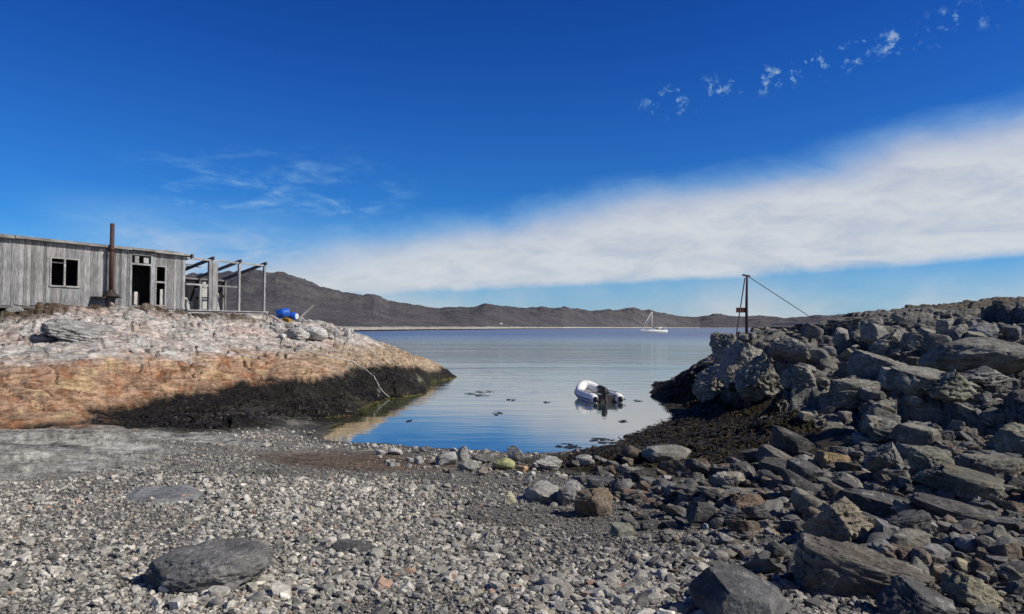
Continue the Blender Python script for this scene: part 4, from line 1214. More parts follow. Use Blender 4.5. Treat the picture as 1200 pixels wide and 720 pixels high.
roof = r.build("roof", M_WOODX, hut)
f = MB(); q = U0 - .1; um = wall_uz(14, 280)[0]; ub_ = wall_uz(152, 290)[0]
f.box((q, -.19, ZT - .07), (um, -.165, ZT + .03), (.19, .186, .18))
f.box((um + .02, -.20, ZT - .05), (um + 3.2, -.167, ZT + .045), (.21, .206, .20))
f.box((um + 3.22, -.19, ZT - .05), (ub_, -.166, ZT + .05), (.24, .235, .23))
f.box((ub_ + .03, -.19, ZT - .03), (U1 - .9, -.168, ZT + .055), (.22, .215, .21))
f.box((U1 - 1.6, -.21, ZT - .06), (U1 + .05, -.192, ZT + .02), (.27, .26, .25))
f.build("fascia", M_WOODX, roof)
f = MB()
for k in range(7):
    a = random.uniform(ub_ - .3, U1 - .6); f.bar((a, random.uniform(-.1, .3), ZT + .06), (a + random.uniform(.3, .9), random.uniform(-.1, .3), ZT + .06 + random.uniform(-.02, .06)), .08, .025, grey_wood())
f.build("loose_board", M_WOODX, roof)


def frame(o, name, wd=.055, prot=.02, c=(.29, .285, .28), bars=(), rails=()):
    m = MB(); a, b, z0, z1 = o
    m.box((a - wd, -prot, z1), (b + wd, .04, z1 + wd), c); m.box((a - wd - .02, -prot - .03, z0 - wd), (b + wd + .02, .04, z0), c)
    m.box((a - wd, -prot, z0), (a, .04, z1), c); m.box((b, -prot, z0), (b + wd, .04, z1), c)
    return m.build(name, M_WOODX, hut)


wf = frame(WIN, "window")
um = (WIN[0] + WIN[1]) / 2
MB().box((um - .035, -.012, WIN[2]), (um + .035, .035, WIN[3]), (.30, .295, .29)).build("mullion", M_WOODX, wf)
MB().box((WIN[0], .02, WIN[3] - .16), (um - .035, .05, WIN[3] - .12), (.10, .10, .10)).build("sash_rail", M_WOODX, wf)
d = MB(); a, b, z0, z1 = DOOR
d.box((a - .09, -.025, 0), (a, .05, z1), grey_wood(.26, .32)); d.box((b, -.03, 0), (b + .12, .05, ZT - .1), grey_wood(.28, .33)); d.box((a - .09, -.028, z1), (b, .05, z1 + .07), grey_wood(.24, .3))
df = d.build("door_frame", M_WOOD, hut)
x = MB().box((a, -.035, -.03), (b, .45, .055), grey_wood(.2, .25)); x.build("threshold", M_WOODX, df)
MB().box((a + .2, .62, .0), (a + .44, .65, .55), (.5, .5, .48)).box((b - .34, .5, .0), (b - .2, .53, .62), (.46, .46, .45)).build("leaning_board", M_WOOD, df)
x = MB(); a, b, z0, z1 = TRANS
x.box((a + .12, .01, z0 - .02), (a + .3, .035, z1), grey_wood(.2, .26)); x.box((a + .5, .0, z0 + .02), (b - .1, .03, z1 - .06), grey_wood(.3, .36)); x.box((a, -.02, z1), (b, .03, z1 + .05), grey_wood(.1, .14))
x.build("transom", M_WOODX, hut)
sw = frame(SIDE, "window", .05, .02, (.30, .295, .29))
zr = wall_uz(188, 331)[1]
MB().box((SIDE[0], -.015, zr - .035), (SIDE[1], .035, zr + .035), (.31, .305, .30)).build("glazing_rail", M_WOODX, sw)
MB().box((SIDE[0] + .25, .09, .06), (SIDE[0] + .42, .11, .75), (.48, .48, .47)).build("leaning_board", M_WOOD, sw)
# stove pipe
up_, zp0 = wall_uz(130, 346, -.28); zp1 = wall_uz(130, 262, -.28)[1]
pp = MB().tube([(up_, -.28, zp0), (up_, -.28, zp1)], .08, 16, (.062, .032, .028)).build("stove_pipe", M_RUST, hut, True)
MB().tube([(up_, -.28, zp0 - .07), (up_, -.28, zp0 - .03), (up_, -.28, zp0 + .10), (up_, -.28, zp0 + .2)], [.30, .30, .15, .10], 14, (.035, .028, .026)).build("pipe_collar", M_RUST, pp, True)
MB().box((up_ - .62, -.40, zp0 - .11), (up_ + .40, -.02, zp0 - .075), (.05, .045, .045)).build("pipe_shelf", M_RUST, pp)
MB().tube([(up_, -.28, ZT - .15), (up_, -.28, ZT - .10)], .115, 14, (.05, .03, .028)).build("pipe_clamp", M_RUST, pp, True)
# stones carrying the hut
for px, cc in ((44, (.25, .25, .24)), (97, (.5, .5, .48)), (68, (.3, .3, .29)), (20, (.22, .22, .21)), (200, (.4, .37, .34))):
    u, _ = wall_uz(px, 364)
    V, Fc = rock_shape(300 + px, 3, 'block')
    o = mesh_np("foundation_stone", V * np.array([.34, .22, .12]) + np.array([u, .14, -.19]), Fc, M_ROCK, hut); o.color = (*cc, 0)

# ------------------------------------------------------------------ open timber frame
UP = [wall_uz(249, 330)[0], wall_uz(280, 335)[0], wall_uz(309.5, 335)[0]]
annex = empty("timber_frame_annex", (PA[0], PA[1], ZB), HUT_RZ, label="roofless open timber frame of grey posts and rafters joined to the hut's end", cat="ruined annex")
BD = 2.65; ZF = 2.10; ZR = ZF - SL * BD; UE = UP[2]
dk = MB()
for k in range(17):
    y = -.12 + k * .165
    dk.box((U1 + .03, y, -.10), (UE + .12 + random.uniform(-.05, .08), y + .155, -.05), grey_wood(.22, .36))
dk.box((U1 + .03, -.06, -.21), (UE + .05, .04, -.104), grey_wood(.2, .26)); dk.box((U1 + .03, BD - .1, -.21), (UE + .05, BD, -.104), grey_wood(.14, .2))
dk.build("deck", M_WOODX, annex)
for u in UP[1:]:
    MB().box((u - .05, -.05, -.05), (u + .05, .05, ZF), grey_wood(.26, .32)).build("post", M_WOOD, annex)
MB().box((UP[0] - .23, -.055, -.25), (UP[0] - .06, .05, ZF + .02), grey_wood(.28, .33)).build("post", M_WOOD, annex)
MB().box((UP[0] - .04, -.06, -.25), (UP[0] + .24, .05, ZF - .05), grey_wood(.24, .29)).build("post", M_WOOD, annex)
for u in UP + [UP[1] - .9]:
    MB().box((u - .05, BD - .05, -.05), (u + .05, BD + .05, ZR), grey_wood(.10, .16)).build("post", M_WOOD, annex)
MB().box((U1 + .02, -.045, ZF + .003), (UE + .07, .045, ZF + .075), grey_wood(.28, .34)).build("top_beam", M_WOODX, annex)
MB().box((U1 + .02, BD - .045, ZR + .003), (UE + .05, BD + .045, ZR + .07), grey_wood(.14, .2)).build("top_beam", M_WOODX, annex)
for u in [UP[0] - .05, UP[1], UP[2], U1 + .25]:
    MB().bar((u, -.15, ZF + .03 + .12), (u, BD + .15, ZR + .12 - .02), .07, .14, grey_wood(.11, .16)).build("rafter", M_WOODX, annex)
zr = wall_uz(235, 334)[1]
MB().box((U1 + .03, -.03, zr - .035), (UP[0] - .235, .03, zr + .035), grey_wood(.26, .32)).box((UP[0] + .245, -.03, zr - .03), (UP[0] + 1.35, .03, zr + .03), grey_wood(.2, .26)).build("rail", M_WOODX, annex)
us = wall_uz(234.5, 350)[0]
MB().box((us - .05, -.04, -.048), (us + .05, .035, zr - .037), grey_wood(.28, .34)).build("stud", M_WOOD, annex)
us2 = wall_uz(271, 350)[0]
MB().box((us2 - .04, .5, -.048), (us2 + .04, .58, zr), grey_wood(.16, .2)).build("stud", M_WOOD, annex)
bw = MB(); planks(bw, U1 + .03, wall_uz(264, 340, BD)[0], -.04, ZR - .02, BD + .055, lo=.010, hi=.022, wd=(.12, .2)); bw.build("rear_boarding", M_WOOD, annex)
rb = MB()
for k in range(5):
    y = 1.35 + k * .24
    rb.box((U1 + .05, y, ZF - SL * y + .235), (UP[0] + random.uniform(-.1, .9), y + .21, ZF - SL * y + .26), grey_wood(.05, .10))
rb.build("roof_board", M_WOODX, annex)
for px, hh in ((268, .6), (293, .8), (304, .5), (232, .4)):
    u, _ = wall_uz(px, 368)
    V, Fc = rock_shape(400 + px, 3, 'block')
    o = mesh_np("pier_stone", V * np.array([.42, .3, .20]) + np.array([u, .12, -.40]), Fc, M_ROCK, annex); o.color = (.38, .35, .32, 0)


def on_hut(u, y, z): return (PA[0] + tdir[0] * u + ndir[0] * y, PA[1] + tdir[1] * u + ndir[1] * y, ZB + z)


# things left inside the frame
ua = wall_uz(236, 350, .7)[0]; ub = wall_uz(247, 350, .7)[0]
fr = empty("white_cabinet", on_hut((ua + ub) / 2 + .1, .75, -.05), HUT_RZ, label="white metal cabinet standing inside the open timber frame", cat="cabinet")
wc = (ub - ua) * .55
MB().box((-wc, 0, 0), (wc, .5, .52), (.36, .36, .35)).box((-wc, 0, .58), (wc, .5, .98), (.40, .40, .385)).build("body", M_PAINT, fr, bevel=.015)
MB().box((-wc + .03, .03, .525), (wc - .03, .47, .575), (.02, .02, .02)).build("gap_band", M_DARK, fr)
MB().box((-wc + .04, -.02, .05), (wc - .04, -.003, .48), (.40, .40, .39)).build("door", M_PAINT, fr, bevel=.006)
MB().tube([(.0, .25, .985), (.0, .25, 1.10), (.0, .25, 1.16), (.0, .25, 1.28)], [.20, .17, .11, .10], 12, (.34, .34, .33)).build("flue_stub", M_PAINT, fr, True)
u, _ = wall_uz(223, 356, .6)
m = MB()
for k in range(6):
    a = random.uniform(-.4, .4); m.bar((a, random.uniform(-.1, .3), 0), (a + random.uniform(-.25, .25), random.uniform(.1, .4), random.uniform(.35, .62)), random.uniform(.2, .4), .03, (.33, .32, .30), (0, 1, 0))
o = m.build("rubbish_heap", M_PAINT); o.location = on_hut(u, .6, -.05); o.rotation_euler.z = HUT_RZ
tag(o, "heap of whitish broken panels on the deck beside the hut's end wall", "rubbish")
u, _ = wall_uz(255, 356, .9)
o = MB().bar((-.1, 0, 0), (.05, .25, .85), .42, .05, (.33, .32, .31), (0, 1, 0)).build("wall_panel", M_PAINT); o.location = on_hut(u, .9, -.05); o.rotation_euler.z = HUT_RZ
tag(o, "whitish panel leaning behind the double post of the timber frame", "panel")

# ------------------------------------------------------------------ clutter on the crest beside the frame
BLUE = (.012, .10, .48)


def drum(px, py, Y, r, L, yaw, tip, label, end):
    p = at_y(px, py, Y)
    e = empty("plastic_drum", tuple(p), yaw, label=label, cat="drum"); e.rotation_euler = (0, tip, yaw)
    MB().tube([(-L / 2, 0, 0), (-L / 2 + .04, 0, 0), (-L * .18, 0, 0), (-L * .16, 0, 0), (L * .16, 0, 0), (L * .18, 0, 0), (L / 2 - .04, 0, 0), (L / 2, 0, 0)],
              [r * .86, r, r, r * 1.05, r * 1.05, r, r, r * .86], 24, BLUE).build("body", M_PLASTIC, e, True)
    MB().tube([(L / 2 + .002, 0, 0), (L / 2 + .02, 0, 0)], [r * .84, r * .8], 24, end).build("lid", M_PLASTIC, e)


drum(331.5, 367.5, 35.5, .22, .6, R(15), R(-12), "larger bright blue plastic drum lying on the crest debris", BLUE)
drum(343, 370.5, 35.8, .17, .48, R(-20), R(4), "smaller blue plastic drum with a pale end, leaning on the larger one", (.55, .58, .6))


def board(name, p0, p1, wd, th, c, label, cat="board", mat=None):
    a = Vector(p0); b = Vector(p1); m = (a + b) / 2
    o = MB().bar(a - m, b - m, wd, th, c).build(name, mat or M_WOODX); o.location = m
    return tag(o, label, cat)


board("plank", at_y(317, 370, 35.2), at_y(341, 383, 34.6), .26, .05, (.33, .28, .25), "pinkish-brown plank sloping down past the blue drums")
board("plank", at_y(341, 380.5, 35.4), at_y(363, 381, 35.6), .4, .12, (.62, .6, .56), "short thick whitish board lying flat just seaward of the blue drums")
board("plank", at_y(323, 382, 34.8), at_y(345, 382.5, 35.0), .3, .06, (.42, .46, .5), "bluish-white board under the pinkish-brown plank")
board("pole", at_y(350, 374, 36), at_y(367.5, 358, 36.3), .09, .09, (.27, .25, .24), "grey stick leaning out to sea above the whitish board", "pole")
board("pole", at_y(346, 376.5, 36.5), at_y(364, 377.5, 36.5), .06, .06, (.36, .34, .31), "thin horizontal pole behind the whitish board", "pole")
board("plank", at_y(370, 385.5, 36.6), at_y(408, 385.8, 37.6), .2, .07, (.50, .48, .45), "long pale plank lying along the far crest of the rubble")
board("crate_piece", at_y(333, 373.6, 35.5), at_y(340, 376.5, 35.4), .25, .16, (.40, .22, .03), "yellowish scrap wedged under the two blue drums", "scrap", M_PAINT)
board("timber_baulk", at_y(-20, 404, 22.2), at_y(40, 402.5, 22.9), .22, .10, (.50, .48, .46), "pale timber baulk lying on bare rock below the hut window", "timber")
board("plank", at_y(82, 397.5, 24.6), at_y(150, 390, 26.9), .16, .05, (.36, .33, .30), "weathered plank lying on the soil in front of the hut")
board("plank", at_y(160, 379, 28.0), at_y(210, 377.5, 29.6), .2, .06, (.33, .31, .29), "grey plank lying in front of the hut doorway")


# ropes follow the ground
def rope(pts, rad, c, label, name="rope", lift=.02, sub=14):
    P = []
    W = [np.array(p) for p in pts]
    for i in range(len(W) - 1):
        p0 = W[max(i - 1, 0)]; p1 = W[i]; p2 = W[i + 1]; p3 = W[min(i + 2, len(W) - 1)]
        for k in range(sub):
            t = k / sub
            P.append(.5 * ((2 * p1) + (-p0 + p2) * t + (2 * p0 - 5 * p1 + 4 * p2 - p3) * t * t + (-p0 + 3 * p1 - 3 * p2 + p3) * t ** 3))
    P.append(W[-1])
    P = np.array(P)
    z = terrain(P[:, 0], P[:, 1])[0]
    P[:, 2] = np.maximum(P[:, 2], z + lift)
    P[:, 2] = np.maximum(P[:, 2], -.3)
    m = MB().tube([tuple(p) for p in P], rad, 6, c).build(name, M_ROPE, None, True)
    return tag(m, label, "rope")


def rp(*pts): return [hit(px, py) for px, py in pts]


rope([np.array(on_hut(UE + .08, -.05, -.06))] + rp((318, 378), (325, 388), (331, 400), (346, 408), (362, 415), (385, 420), (410, 427), (428, 434), (439, 446), (446, 458), (456, 466)),
     .019, (.46, .44, .40), "thick white mooring rope running from the timber frame down the left bank into the water")
rope(rp((846, 440), (858, 434), (868, 428), (880, 420)), .022, (.35, .34, .31), "short pale rope lying over the bluff rock", lift=.3)

# ------------------------------------------------------------------ mast with stays
mb_ = hit(875, 398); Ym = mb_[1]
top = at_y(875.5, 323, Ym)
mast = empty("signal_mast", tuple(mb_), 0, label="rusty iron mast with a slanting stay on each side, standing on the bluff", cat="mast")
hz_ = top[2] - mb_[2]
MB().tube([(0, 0, -.1), (0, 0, hz_ * .55), (top[0] - mb_[0], 0, hz_)], [.062, .058, .045], 10, (.075, .045, .04)).build("pole", M_RUST, mast, True)
MB().bar((-.16, 0, hz_ + .02), (.14, 0, hz_ - .04), .07, .07, (.12, .04, .03)).build("cross_piece", M_RUST, mast)
lo_ = np.array(at_y(860.5, 405, Ym - .6)); lo_[2] = max(H(lo_[0], lo_[1]), lo_[2] - .1)
MB().tube([tuple(lo_ - mb_), (-.08, -.05, hz_ - .1)], .024, 6, (.06, .05, .05)).build("stay", M_RUST, mast)
re_ = np.array(at_y(947, 370, Ym + 3.0))
MB().tube([tuple(re_ - mb_), (.05, .03, hz_ - .02)], .018, 6, (.07, .06, .06)).build("stay", M_RUST, mast)
MB().box((-.42, -.03, 1.02), (-.06, .03, 1.22), (.12, .03, .025)).build("plate", M_RUST, mast)
tagc = []
for k in range(6):
    V, Fc = rock_shape(900 + k, 3, 'block'); a = k * 1.05
    o = mesh_np("cairn_stone", V * np.array([.2, .17, .13]) + np.array([.22 * math.cos(a), .22 * math.sin(a), .04 + .08 * (k % 2)]), Fc, M_ROCK, mast); o.color = (.2, .195, .18, 0)

# ------------------------------------------------------------------ old stone wall
wl0 = np.array(at_y(907, 392, 39.5)); wl1 = np.array(at_y(1003, 388, 34.2))
wd_ = wl1[:2] - wl0[:2]; wlen = np.linalg.norm(wd_); wd_ /= wlen
zb0 = 2.0; zt0 = at_y(907, 381, 39.5)[2]; zt1 = at_y(1003, 370.5, 34.2)[2]
sv, sf, nv_ = [], [], 0
g = np.random.default_rng(55)
for lay in range(9):
    u = -.1
    hgt = .17
    while u < wlen:
        ln = g.uniform(.25, .6); zc = zb0 + lay * hgt
        zt = zt0 + (zt1 - zt0) * (u / wlen) ** 2
        if zc + hgt < zt + .03:
            V, Fc = rock_shape(int(g.integers(1e6)), 3, 'block')
            V = V * np.array([ln / 2, .28, hgt / 2 * 1.05]) + np.array([0, g.uniform(-.05, .05), hgt / 2])
            X = wl0[0] + wd_[0] * (u + ln / 2 + V[:, 0]) - wd_[1] * V[:, 1]; Y = wl0[1] + wd_[1] * (u + ln / 2 + V[:, 0]) + wd_[0] * V[:, 1]
            sv.append(np.stack([X, Y, zc + V[:, 2]], -1)); sf.append(Fc + nv_); nv_ += len(V)
        u += ln
sw_ = mesh_np("dry_stone_wall", np.concatenate(sv), np.concatenate(sf), M_ROCK, smooth=False); sw_.color = (.16, .155, .145, 0)
tag(sw_, "low dry stone wall in shadow on top of the right bank, landward of the mast", "stone wall")
board("plank", at_y(908, 380.2, 39.4), at_y(946, 379.6, 37.0), .45, .06, (.34, .32, .30), "pale plank laid along the top of the dry stone wall")

# ------------------------------------------------------------------ dinghy
st = at_z(713, 472.5, 0.0)
hd = R(90 + 13)
dg = empty("inflatable_dinghy", (st[0] + math.cos(hd) * 1.3, st[1] + math.sin(hd) * 1.3, 0), hd, label="white inflatable dinghy with an outboard motor, afloat in the cove", cat="dinghy"); dg.scale = (.95, .93, 1.0)
tube = []
for k in range(41):
    t = k / 40
    if t < .32: q = t / .32; x = -1.35 + 1.75 * q; y = .52 + .03 * math.sin(q * 3.14); z = .13 + .03 * q
    elif t > .68: q = (1 - t) / .32; x = -1.35 + 1.75 * q; y = -.52 - .03 * math.sin(q * 3.14); z = .13 + .03 * q
    else:
        a = (t - .32) / .36 * math.pi; x = .40 + .92 * math.sin(a); y = .52 * math.cos(a); z = .16 + .30 * math.sin(a) ** 2
    tube.append((x, y, z))
rad = [.19] * 41
rad[0] = rad[40] = .10; rad[1] = rad[39] = .17
WH = (.80, .79, .77)
MB().tube(tube, rad, 18, WH).build("buoyancy_tube", M_RUBBER, dg, True)
for s in (0, 1):
    P = tube[:2] if s == 0 else tube[-2:][::-1]
    a = Vector(P[0]); dcone = (a - Vector(P[1])).normalized()
    MB().tube([a + dcone * .0, a + dcone * .05, a + dcone * .17], [.115, .10, .035], 14, (.03, .03, .035)).build("end_cone", M_RUBBER, dg, True)
rs = [(x + .0, y * (1 + .203 / max(abs(y), .3)) if abs(y) > .3 else y * 1.2, z - .03) for x, y, z in tube]
MB().tube([(x + (.2 * math.sin(max(0, min(1, (t - .32) / .36)) * math.pi)), y + (.2 * math.cos(max(0, min(1, (t - .32) / .36)) * math.pi)), z - .02) for t, (x, y, z) in zip([k / 40 for k in range(41)], tube)], .022, 6, (.06, .06, .07)).build("rubbing_strake", M_RUBBER, dg, True)
m = MB()
for sg in (-1, 1):
    pts = [(-.9 + .3 * k, sg * (.52 + .03), .345 + (.02 if k % 2 == 0 else -.005)) for k in range(5)]
    m.tube(pts, .012, 5, (.12, .12, .13))
m.build("grab_line", M_ROPE, dg)
for k in (7, 13, 20, 27, 33):
    a = Vector(tube[k - 1]); b = Vector(tube[k + 1]); dd = (b - a).normalized() * .02; c_ = Vector(tube[k])
    MB().tube([c_ - dd, c_ + dd], .1925, 18, (.62, .61, .60), cap=False).build("seam_band", M_RUBBER, dg, True)
MB().box((-1.05, -.36, .0), (.75, .36, .03), (.07, .07, .075)).build("floor_panel", M_RUBBER, dg)
MB().box((-1.17, -.40, -.06), (-1.11, .40, .27), (.035, .035, .038)).build("transom", M_PAINT, dg, bevel=.01)
MB().box((-.15, -.45, .26), (.10, .45, .29), (.12, .12, .12)).build("thwart", M_PAINT, dg, bevel=.008)
mo = MB().tube([(-1.26, .10, .28), (-1.24, .10, .34), (-1.19, .10, .46), (-1.15, .10, .53), (-1.14, .10, .55)], [.07, .11, .11, .09, .04], 14, (.015, .015, .017)).build("outboard_motor", M_PAINT, dg, True)
MB().tube([(-1.26, .10, .30), (-1.38, .10, .02), (-1.48, .10, -.22)], [.06, .05, .045], 10, (.02, .02, .022)).build("drive_leg", M_PAINT, mo, True)
MB().bar((-1.14, .10, .42), (-.76, .05, .48), .04, .04, (.02, .02, .02)).build("tiller", M_PAINT, mo)
MB().box((-1.22, .02, .2), (-1.08, .18, .34), (.05, .05, .05)).build("clamp_bracket", M_PAINT, mo)
pv = MB()
for k in range(3):
    a = k * 2.094; pv.bar((-1.50, .10, -.24), (-1.50, .10 + .11 * math.cos(a), -.24 + .11 * math.sin(a)), .05, .012, (.03, .03, .03), (1, 0, 0))
pv.build("propeller", M_PAINT, mo)
V, Fc = rock_shape(777, 4, 'round')
bag = mesh_np("kit_bag", V * np.array([.44, .17, .15]), Fc, M_RUBBER, cols=np.tile([.018, .018, .02], (len(V), 1)), smooth=True)
bag.location = (dg.location.x + math.sin(hd) * .24, dg.location.y - math.cos(hd) * .24, .36); bag.rotation_euler = (.1, -.15, hd + .1)
tag(bag, "black kit bag lying across the dinghy's seat", "bag")

# ------------------------------------------------------------------ sailing yacht
yc = at_z(766.5, 388.9, 0.0)
yc = at_y(766.5, 389, 343); yc[2] = 0
yt = empty("sailing_yacht", tuple(yc), R(188), label="white single-masted sailing yacht anchored far out in the bay", cat="yacht")
yt.scale = (1.12, 1.2, 1.0)
# local +x = bow
NS = 22; hv = []
LH = 5.4
for i in range(NS):
    t = i / (NS - 1); x = -LH + 2 * LH * t
    bm_ = 1.75 * (1 - max(0, (t - .42) / .58) ** 2.1) * (1 - .28 * max(0, (.42 - t) / .42) ** 2) + .02
    sh_ = 1.25 + .28 * (t - .35) ** 2 * 2.2 + .12 * t; xo = .55 * max(0, (t - .85) / .15)
    kz = -.45 + .43 * max(0, (t - .8) / .2) ** 1.5 + .35 * max(0, (.2 - t) / .2)
    for fz, fb in ((0, .0), (.25, .62), (.5, .88), (.75, .97), (1, 1)):
        hv.append((x + xo * fz, bm_ * fb, kz + (sh_ - kz) * fz))
    for fz, fb in ((1, 1), (.75, .97), (.5, .88), (.25, .62), (0, .0)):
        hv.append((x + xo * fz, -bm_ * fb, kz + (sh_ - kz) * fz))
m = MB(); Fq = []
for i in range(NS - 1):
    for k in range(9): Fq.append((i * 10 + k, (i + 1) * 10 + k, (i + 1) * 10 + k + 1, i * 10 + k + 1))
    Fq.append((i * 10 + 4, i * 10 + 5, (i + 1) * 10 + 5, (i + 1) * 10 + 4)[::-1])
Fq.append(tuple(range(10))); m.add(hv, Fq, (.80, .80, .80)); m.build("hull", M_PAINT, yt, True)
m = MB(); m.add([(-1.6, -.95, 1.05), (2.4, -.55, 1.15), (2.4, .55, 1.15), (-1.6, .95, 1.05), (-1.4, -.75, 1.62), (1.6, -.4, 1.5), (1.6, .4, 1.5), (-1.4, .75, 1.62)],
                [(3, 2, 1, 0), (4, 5, 6, 7), (0, 1, 5, 4), (1, 2, 6, 5), (2, 3, 7, 6), (3, 0, 4, 7)], (.78, .78, .76)); cb = m.build("cabin", M_PAINT, yt, bevel=.08)
MB().box((-1.1, -1.0, 1.28), (.9, -.80, 1.44), (.03, .03, .04)).build("cabin_window", M_PAINT, cb)
MB().box((-1.1, .80, 1.28), (.9, 1.0, 1.44), (.03, .03, .04)).build("cabin_window", M_PAINT, cb)
MB().tube([(-1.3, 0, 1.5), (-2.0, 0, 2.05), (-2.6, 0, 2.1)], [.75, .72, .68], 10, (.42, .40, .33), cap=True).build("spray_hood", M_PAINT, yt, True)
MZ = at_y(764, 365.5, 343)[2]
MB().tube([(.9, 0, 1.4), (.9, 0, MZ)], [.13, .10], 8, (.80, .80, .80)).build("mast", M_PAINT, yt, True)
MB().tube([(.8, 0, 2.5), (-3.6, 0, 2.55)], [.28, .20], 8, (.58, .56, .50)).build("boom", M_PAINT, yt, True)
MB().tube([(5.7, 0, 1.3), (3.4, 0, 1.3 + (MZ - 1.3) * .47), (1.0, 0, MZ - .2)], [.10, .15, .07], 8, (.74, .74, .72)).build("furled_sail", M_PAINT, yt, True)
MB().tube([(4.4, 0, 1.3), (1.0, 0, MZ * .82)], .07, 6, (.6, .6, .58)).build("inner_stay", M_PAINT, yt)
MB().tube([(-5.3, 0, 1.2), (.8, 0, MZ - .1)], .02, 5, (.4, .4, .4)).build("back_stay", M_PAINT, yt)
MB().tube([(-5.1, .8, 1.1), (-5.2, .8, 2.5), (-5.2, -.8, 2.5), (-5.1, -.8, 1.1)], .06, 6, (.7, .7, .7)).bar((-5.2, 0, 2.5), (-5.2, 0, 3.4), .08, .08, (.6, .6, .6)).build("stern_arch", M_PAINT, yt)
m = MB()
for s in (-1, 1):
    m.tube([(5.4, .1 * s, 1.9), (3, 1.2 * s, 1.8), (-1, 1.7 * s, 1.65), (-5, 1.3 * s, 1.7)], .02, 5, (.6, .6, .6))
m.build("guard_rail", M_PAINT, yt)

# ------------------------------------------------------------------ white cabin on the far shore
hv_ = HILL_V
dv = hv_ - CAM
cs = np.array(mw.to_3x3().inverted())
q = dv @ cs.T
ppx = 600 + F_PX * q[:, 0] / -q[:, 2]; ppy = 360 - F_PX * q[:, 1] / -q[:, 2]
j = np.argmin((ppx - 587) ** 2 + (ppy - 380) ** 2 * 3)
cp = hv_[j]; sc_ = .55 * np.linalg.norm(cp[:2]) / F_PX
ch = empty("cabin", (cp[0], cp[1], cp[2] - .3), R(20), label="tiny white cabin alone on the far hillside above the shore", cat="cabin")
MB().box((-2.4 * sc_, -1.5 * sc_, 0), (2.4 * sc_, 1.5 * sc_, 2.2 * sc_), (.75, .74, .72)).build("wall", M_PAINT, ch)
m = MB(); a, b, z0, z1 = 2.6 * sc_, 1.8 * sc_, 2.2 * sc_, 3.3 * sc_
m.add([(-a, -b, z0), (a, -b, z0), (a, b, z0), (-a, b, z0), (-a, 0, z1), (a, 0, z1)], [(0, 1, 5, 4), (2, 3, 4, 5), (0, 4, 3), (1, 2, 5), (3, 2, 1, 0)], (.45, .42, .40)); m.build("roof", M_PAINT, ch)

# ------------------------------------------------------------------ weed afloat
g = np.random.default_rng(99)
for px, py, w_, h_ in [(564, 459.5, 26, 3), (548, 462, 16, 2), (562, 463.5, 20, 1.5), (597, 469, 12, 2), (581, 485, 15, 4), (478, 494, 9, 2), (640, 472, 8, 1.5), (660, 523, 30, 4), (700, 517, 34, 5),
                       (728, 494, 14, 2), (745, 470, 12, 2)]:
    c0 = at_z(px, py, 0.0); sx = w_ * .8 * c0[1] / F_PX / 2; sy = abs(at_z(px, py - h_, 0)[1] - c0[1]) / 2 + .1
    n = 16; V = []; Q = []
    for k in range(n):
        a = g.uniform(0, 6.28); rr_ = math.sqrt(g.random()); x = c0[0] + sx * rr_ * math.cos(a); y = c0[1] + sy * rr_ * math.sin(a); L_ = g.uniform(.2, .5) * min(1, sx * 2); t_ = g.normal(0, .5)
        wdt = g.uniform(.02, .06); b = len(V)
        for q in range(4):
            zz = g.uniform(.003, .012)
            V += [(x - math.sin(t_) * wdt, y + math.cos(t_) * wdt, zz), (x + math.sin(t_) * wdt, y - math.cos(t_) * wdt, zz)]
            x += math.cos(t_) * L_ / 3; y += math.sin(t_) * L_ / 3; t_ += g.normal(0, .4)
        Q += [(b + 2 * q, b + 2 * q + 1, b + 2 * q + 3, b + 2 * q + 2) for q in range(3)]
    o = mesh_np("weed_patch", np.array(V), np.array(Q), M_WEED, cols=np.tile([.018, .016, .014], (len(V), 1)), smooth=True)
    tag(o, "dark patch of brown weed floating on the cove's calm water", "seaweed", "weed patches afloat in the cove")

# ------------------------------------------------------------------ sky and sun
SUN_AZ, SUN_EL = R(104), R(40)
world = bpy.data.worlds.new("World"); scene.world = world; world.use_nodes = True
nt = world.node_tree; nt.nodes.clear(); E.nt = nt
wout = nt.nodes.new('ShaderNodeOutputWorld')
bg = nt.nodes.new('ShaderNodeBackground'); bg.inputs['Strength'].default_value = .05
nt.links.new(bg.outputs[0], wout.inputs[0])
sky = nt.nodes.new('ShaderNodeTexSky'); sky.sky_type = 'NISHITA'; sky.sun_disc = False
sky.sun_elevation = SUN_EL; sky.sun_rotation = SUN_AZ; sky.altitude = 0; sky.air_density = 1.0; sky.dust_density = .3; sky.ozone_density = 3.0
tc = nt.nodes.new('ShaderNodeTexCoord').outputs['Generated']
sp = nt.nodes.new('ShaderNodeSeparateXYZ'); nt.links.new(tc, sp.inputs[0])
dx, dy, dz = (E(sp.outputs[i]) for i in range(3))
DEG = 180 / math.pi
az = E.m('ARCTAN2', dx, dy) * DEG
el = E.m('ARCSINE', dz) * DEG
cx = nt.nodes.new('ShaderNodeCombineXYZ'); nt.links.new(az.s, cx.inputs[0]); nt.links.new(el.s, cx.inputs[1]); ang = cx.outputs[0]
n_big = noise_(ang, .09, 5, .55, .3, ((1, 1.8, 1), (0, 0, -.15)))
n_mid = noise_(ang, .35, 6, .6, .5, ((.55, 1.9, 1), (0, 0, -.16)))
n_fin = noise_(ang, 1.1, 6, .65, .6, ((.5, 1.6, 1), (0, 0, -.2)))
wob = (n_big - .5) * 3.6 + (n_mid - .5) * 1.5 + (n_fin - .5) * .7
up = 9.3 + az * .155
lo = 2.75 + az * .055
band = smooth_(el + wob - up, -3.6, 1.1, 1, 0) * smooth_(el + wob * .35 - lo, -.75, .9)
fade_l = smooth_(az, -36, -14, .34, 1)
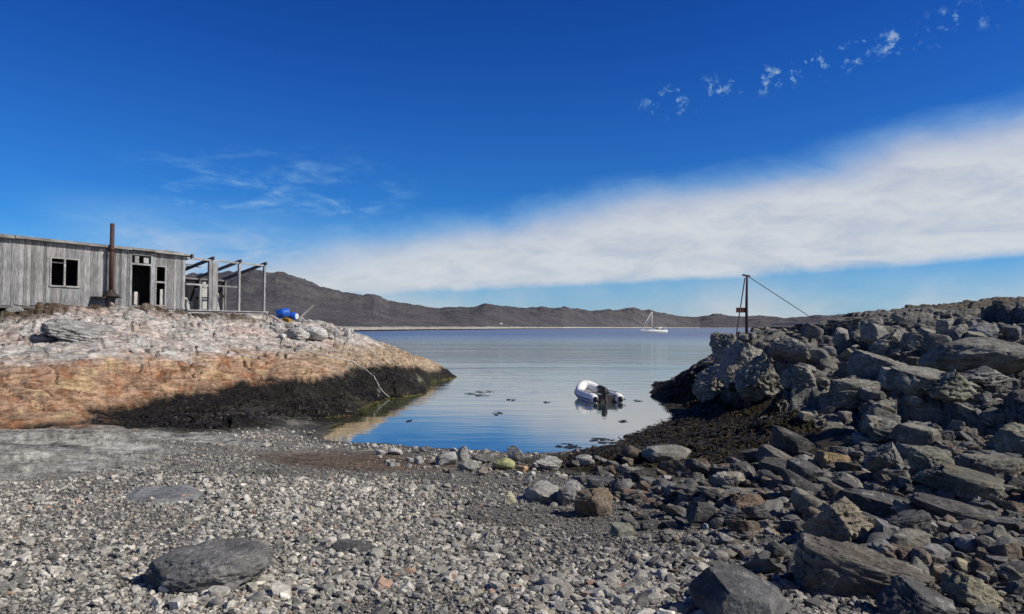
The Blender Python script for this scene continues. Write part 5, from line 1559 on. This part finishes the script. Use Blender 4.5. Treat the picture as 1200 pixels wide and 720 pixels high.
dens = band * fade_l * smooth_(n_mid, .2, .6, .82, 1.0) * smooth_(n_fin, .25, .6, .9, 1.0)
# thin veil under the band and over the hills
veil = smooth_(el, 0, 8, .66, .0) * smooth_(n_big, .3, .7, .7, 1.2)
# wisps high on the left
wl = smooth_(n_mid * .75 + n_fin * .3, .46, .78) * smooth_(az, -30, -22) * smooth_(az, -13, -6, 1, 0) * smooth_(el, 7, 9) * smooth_(el, 10, 14, 1, 0)
# broken small puffs along a rising line
line = el - (16.7 + (az - 11) * .155)
n_puf = noise_(ang, .75, 4, .55, .4); n_puf2 = noise_(ang, 2.2, 4, .6, .3)
puff = smooth_(n_puf * .65 + n_puf2 * .45, .57, .77) * smooth_(E.m('ABSOLUTE', line), .2, 1.5, 1, 0) * smooth_(az, 9, 12) * smooth_(az, 30, 36, 1, 0)
hz_l = smooth_(az, -36, -28) * smooth_(az, -16, -4, 1, 0) * smooth_(el, 4, 10, 1, 0) * smooth_(n_mid * .6 + n_big * .5, .35, .75, .25, .75)
veil = E.m('MAXIMUM', veil, hz_l)
cov = E.m('MAXIMUM', E.m('MAXIMUM', dens * .95, veil), E.m('MAXIMUM', wl * .48, puff * .7), clamp=True)
# sky tint; the upper sky is dimmed to weaken the fill light
skyc = mixc(1.0, sky.outputs[0], (.13, .68, 1.95), 'MULTIPLY')
deep = smooth_(el, 3, 26)
skyc = mixc(smooth_(el, 18, 55), skyc, mixc(1.0, skyc, (.42, .42, .42), 'MULTIPLY'))
skyc = mixc(deep, mixc(1.0, skyc, (2.3, 1.62, 1.12), 'MULTIPLY'), skyc)
ccol = mixc(smooth_(n_mid, .3, .7), (11.8, 12.4, 13.1), (13.4, 13.9, 14.5))
ccol = mixc(smooth_(cov, .05, .75), (7.0, 12.6, 16.5), ccol)     # thin cloud lets blue through
nt.links.new(mixc(cov, skyc, ccol), bg.inputs['Color'])

sun = bpy.data.lights.new("sun", 'SUN'); sun.energy = 5.0; sun.angle = R(.5); sun.color = (1, .93, .82)
so = bpy.data.objects.new("sun", sun); COL.objects.link(so)
sd = Vector((math.sin(SUN_AZ) * math.cos(SUN_EL), math.cos(SUN_AZ) * math.cos(SUN_EL), math.sin(SUN_EL)))
so.rotation_euler = sd.to_track_quat('Z', 'Y').to_euler(); so.location = (40, 0, 40)
vs = scene.view_settings
vs.view_transform = 'Standard'; vs.look = 'None'; vs.exposure = 0; vs.gamma = 1; vs.use_curve_mapping = False
scene.cycles.max_bounces = 6; scene.cycles.transparent_max_bounces = 8; scene.cycles.use_denoising = True
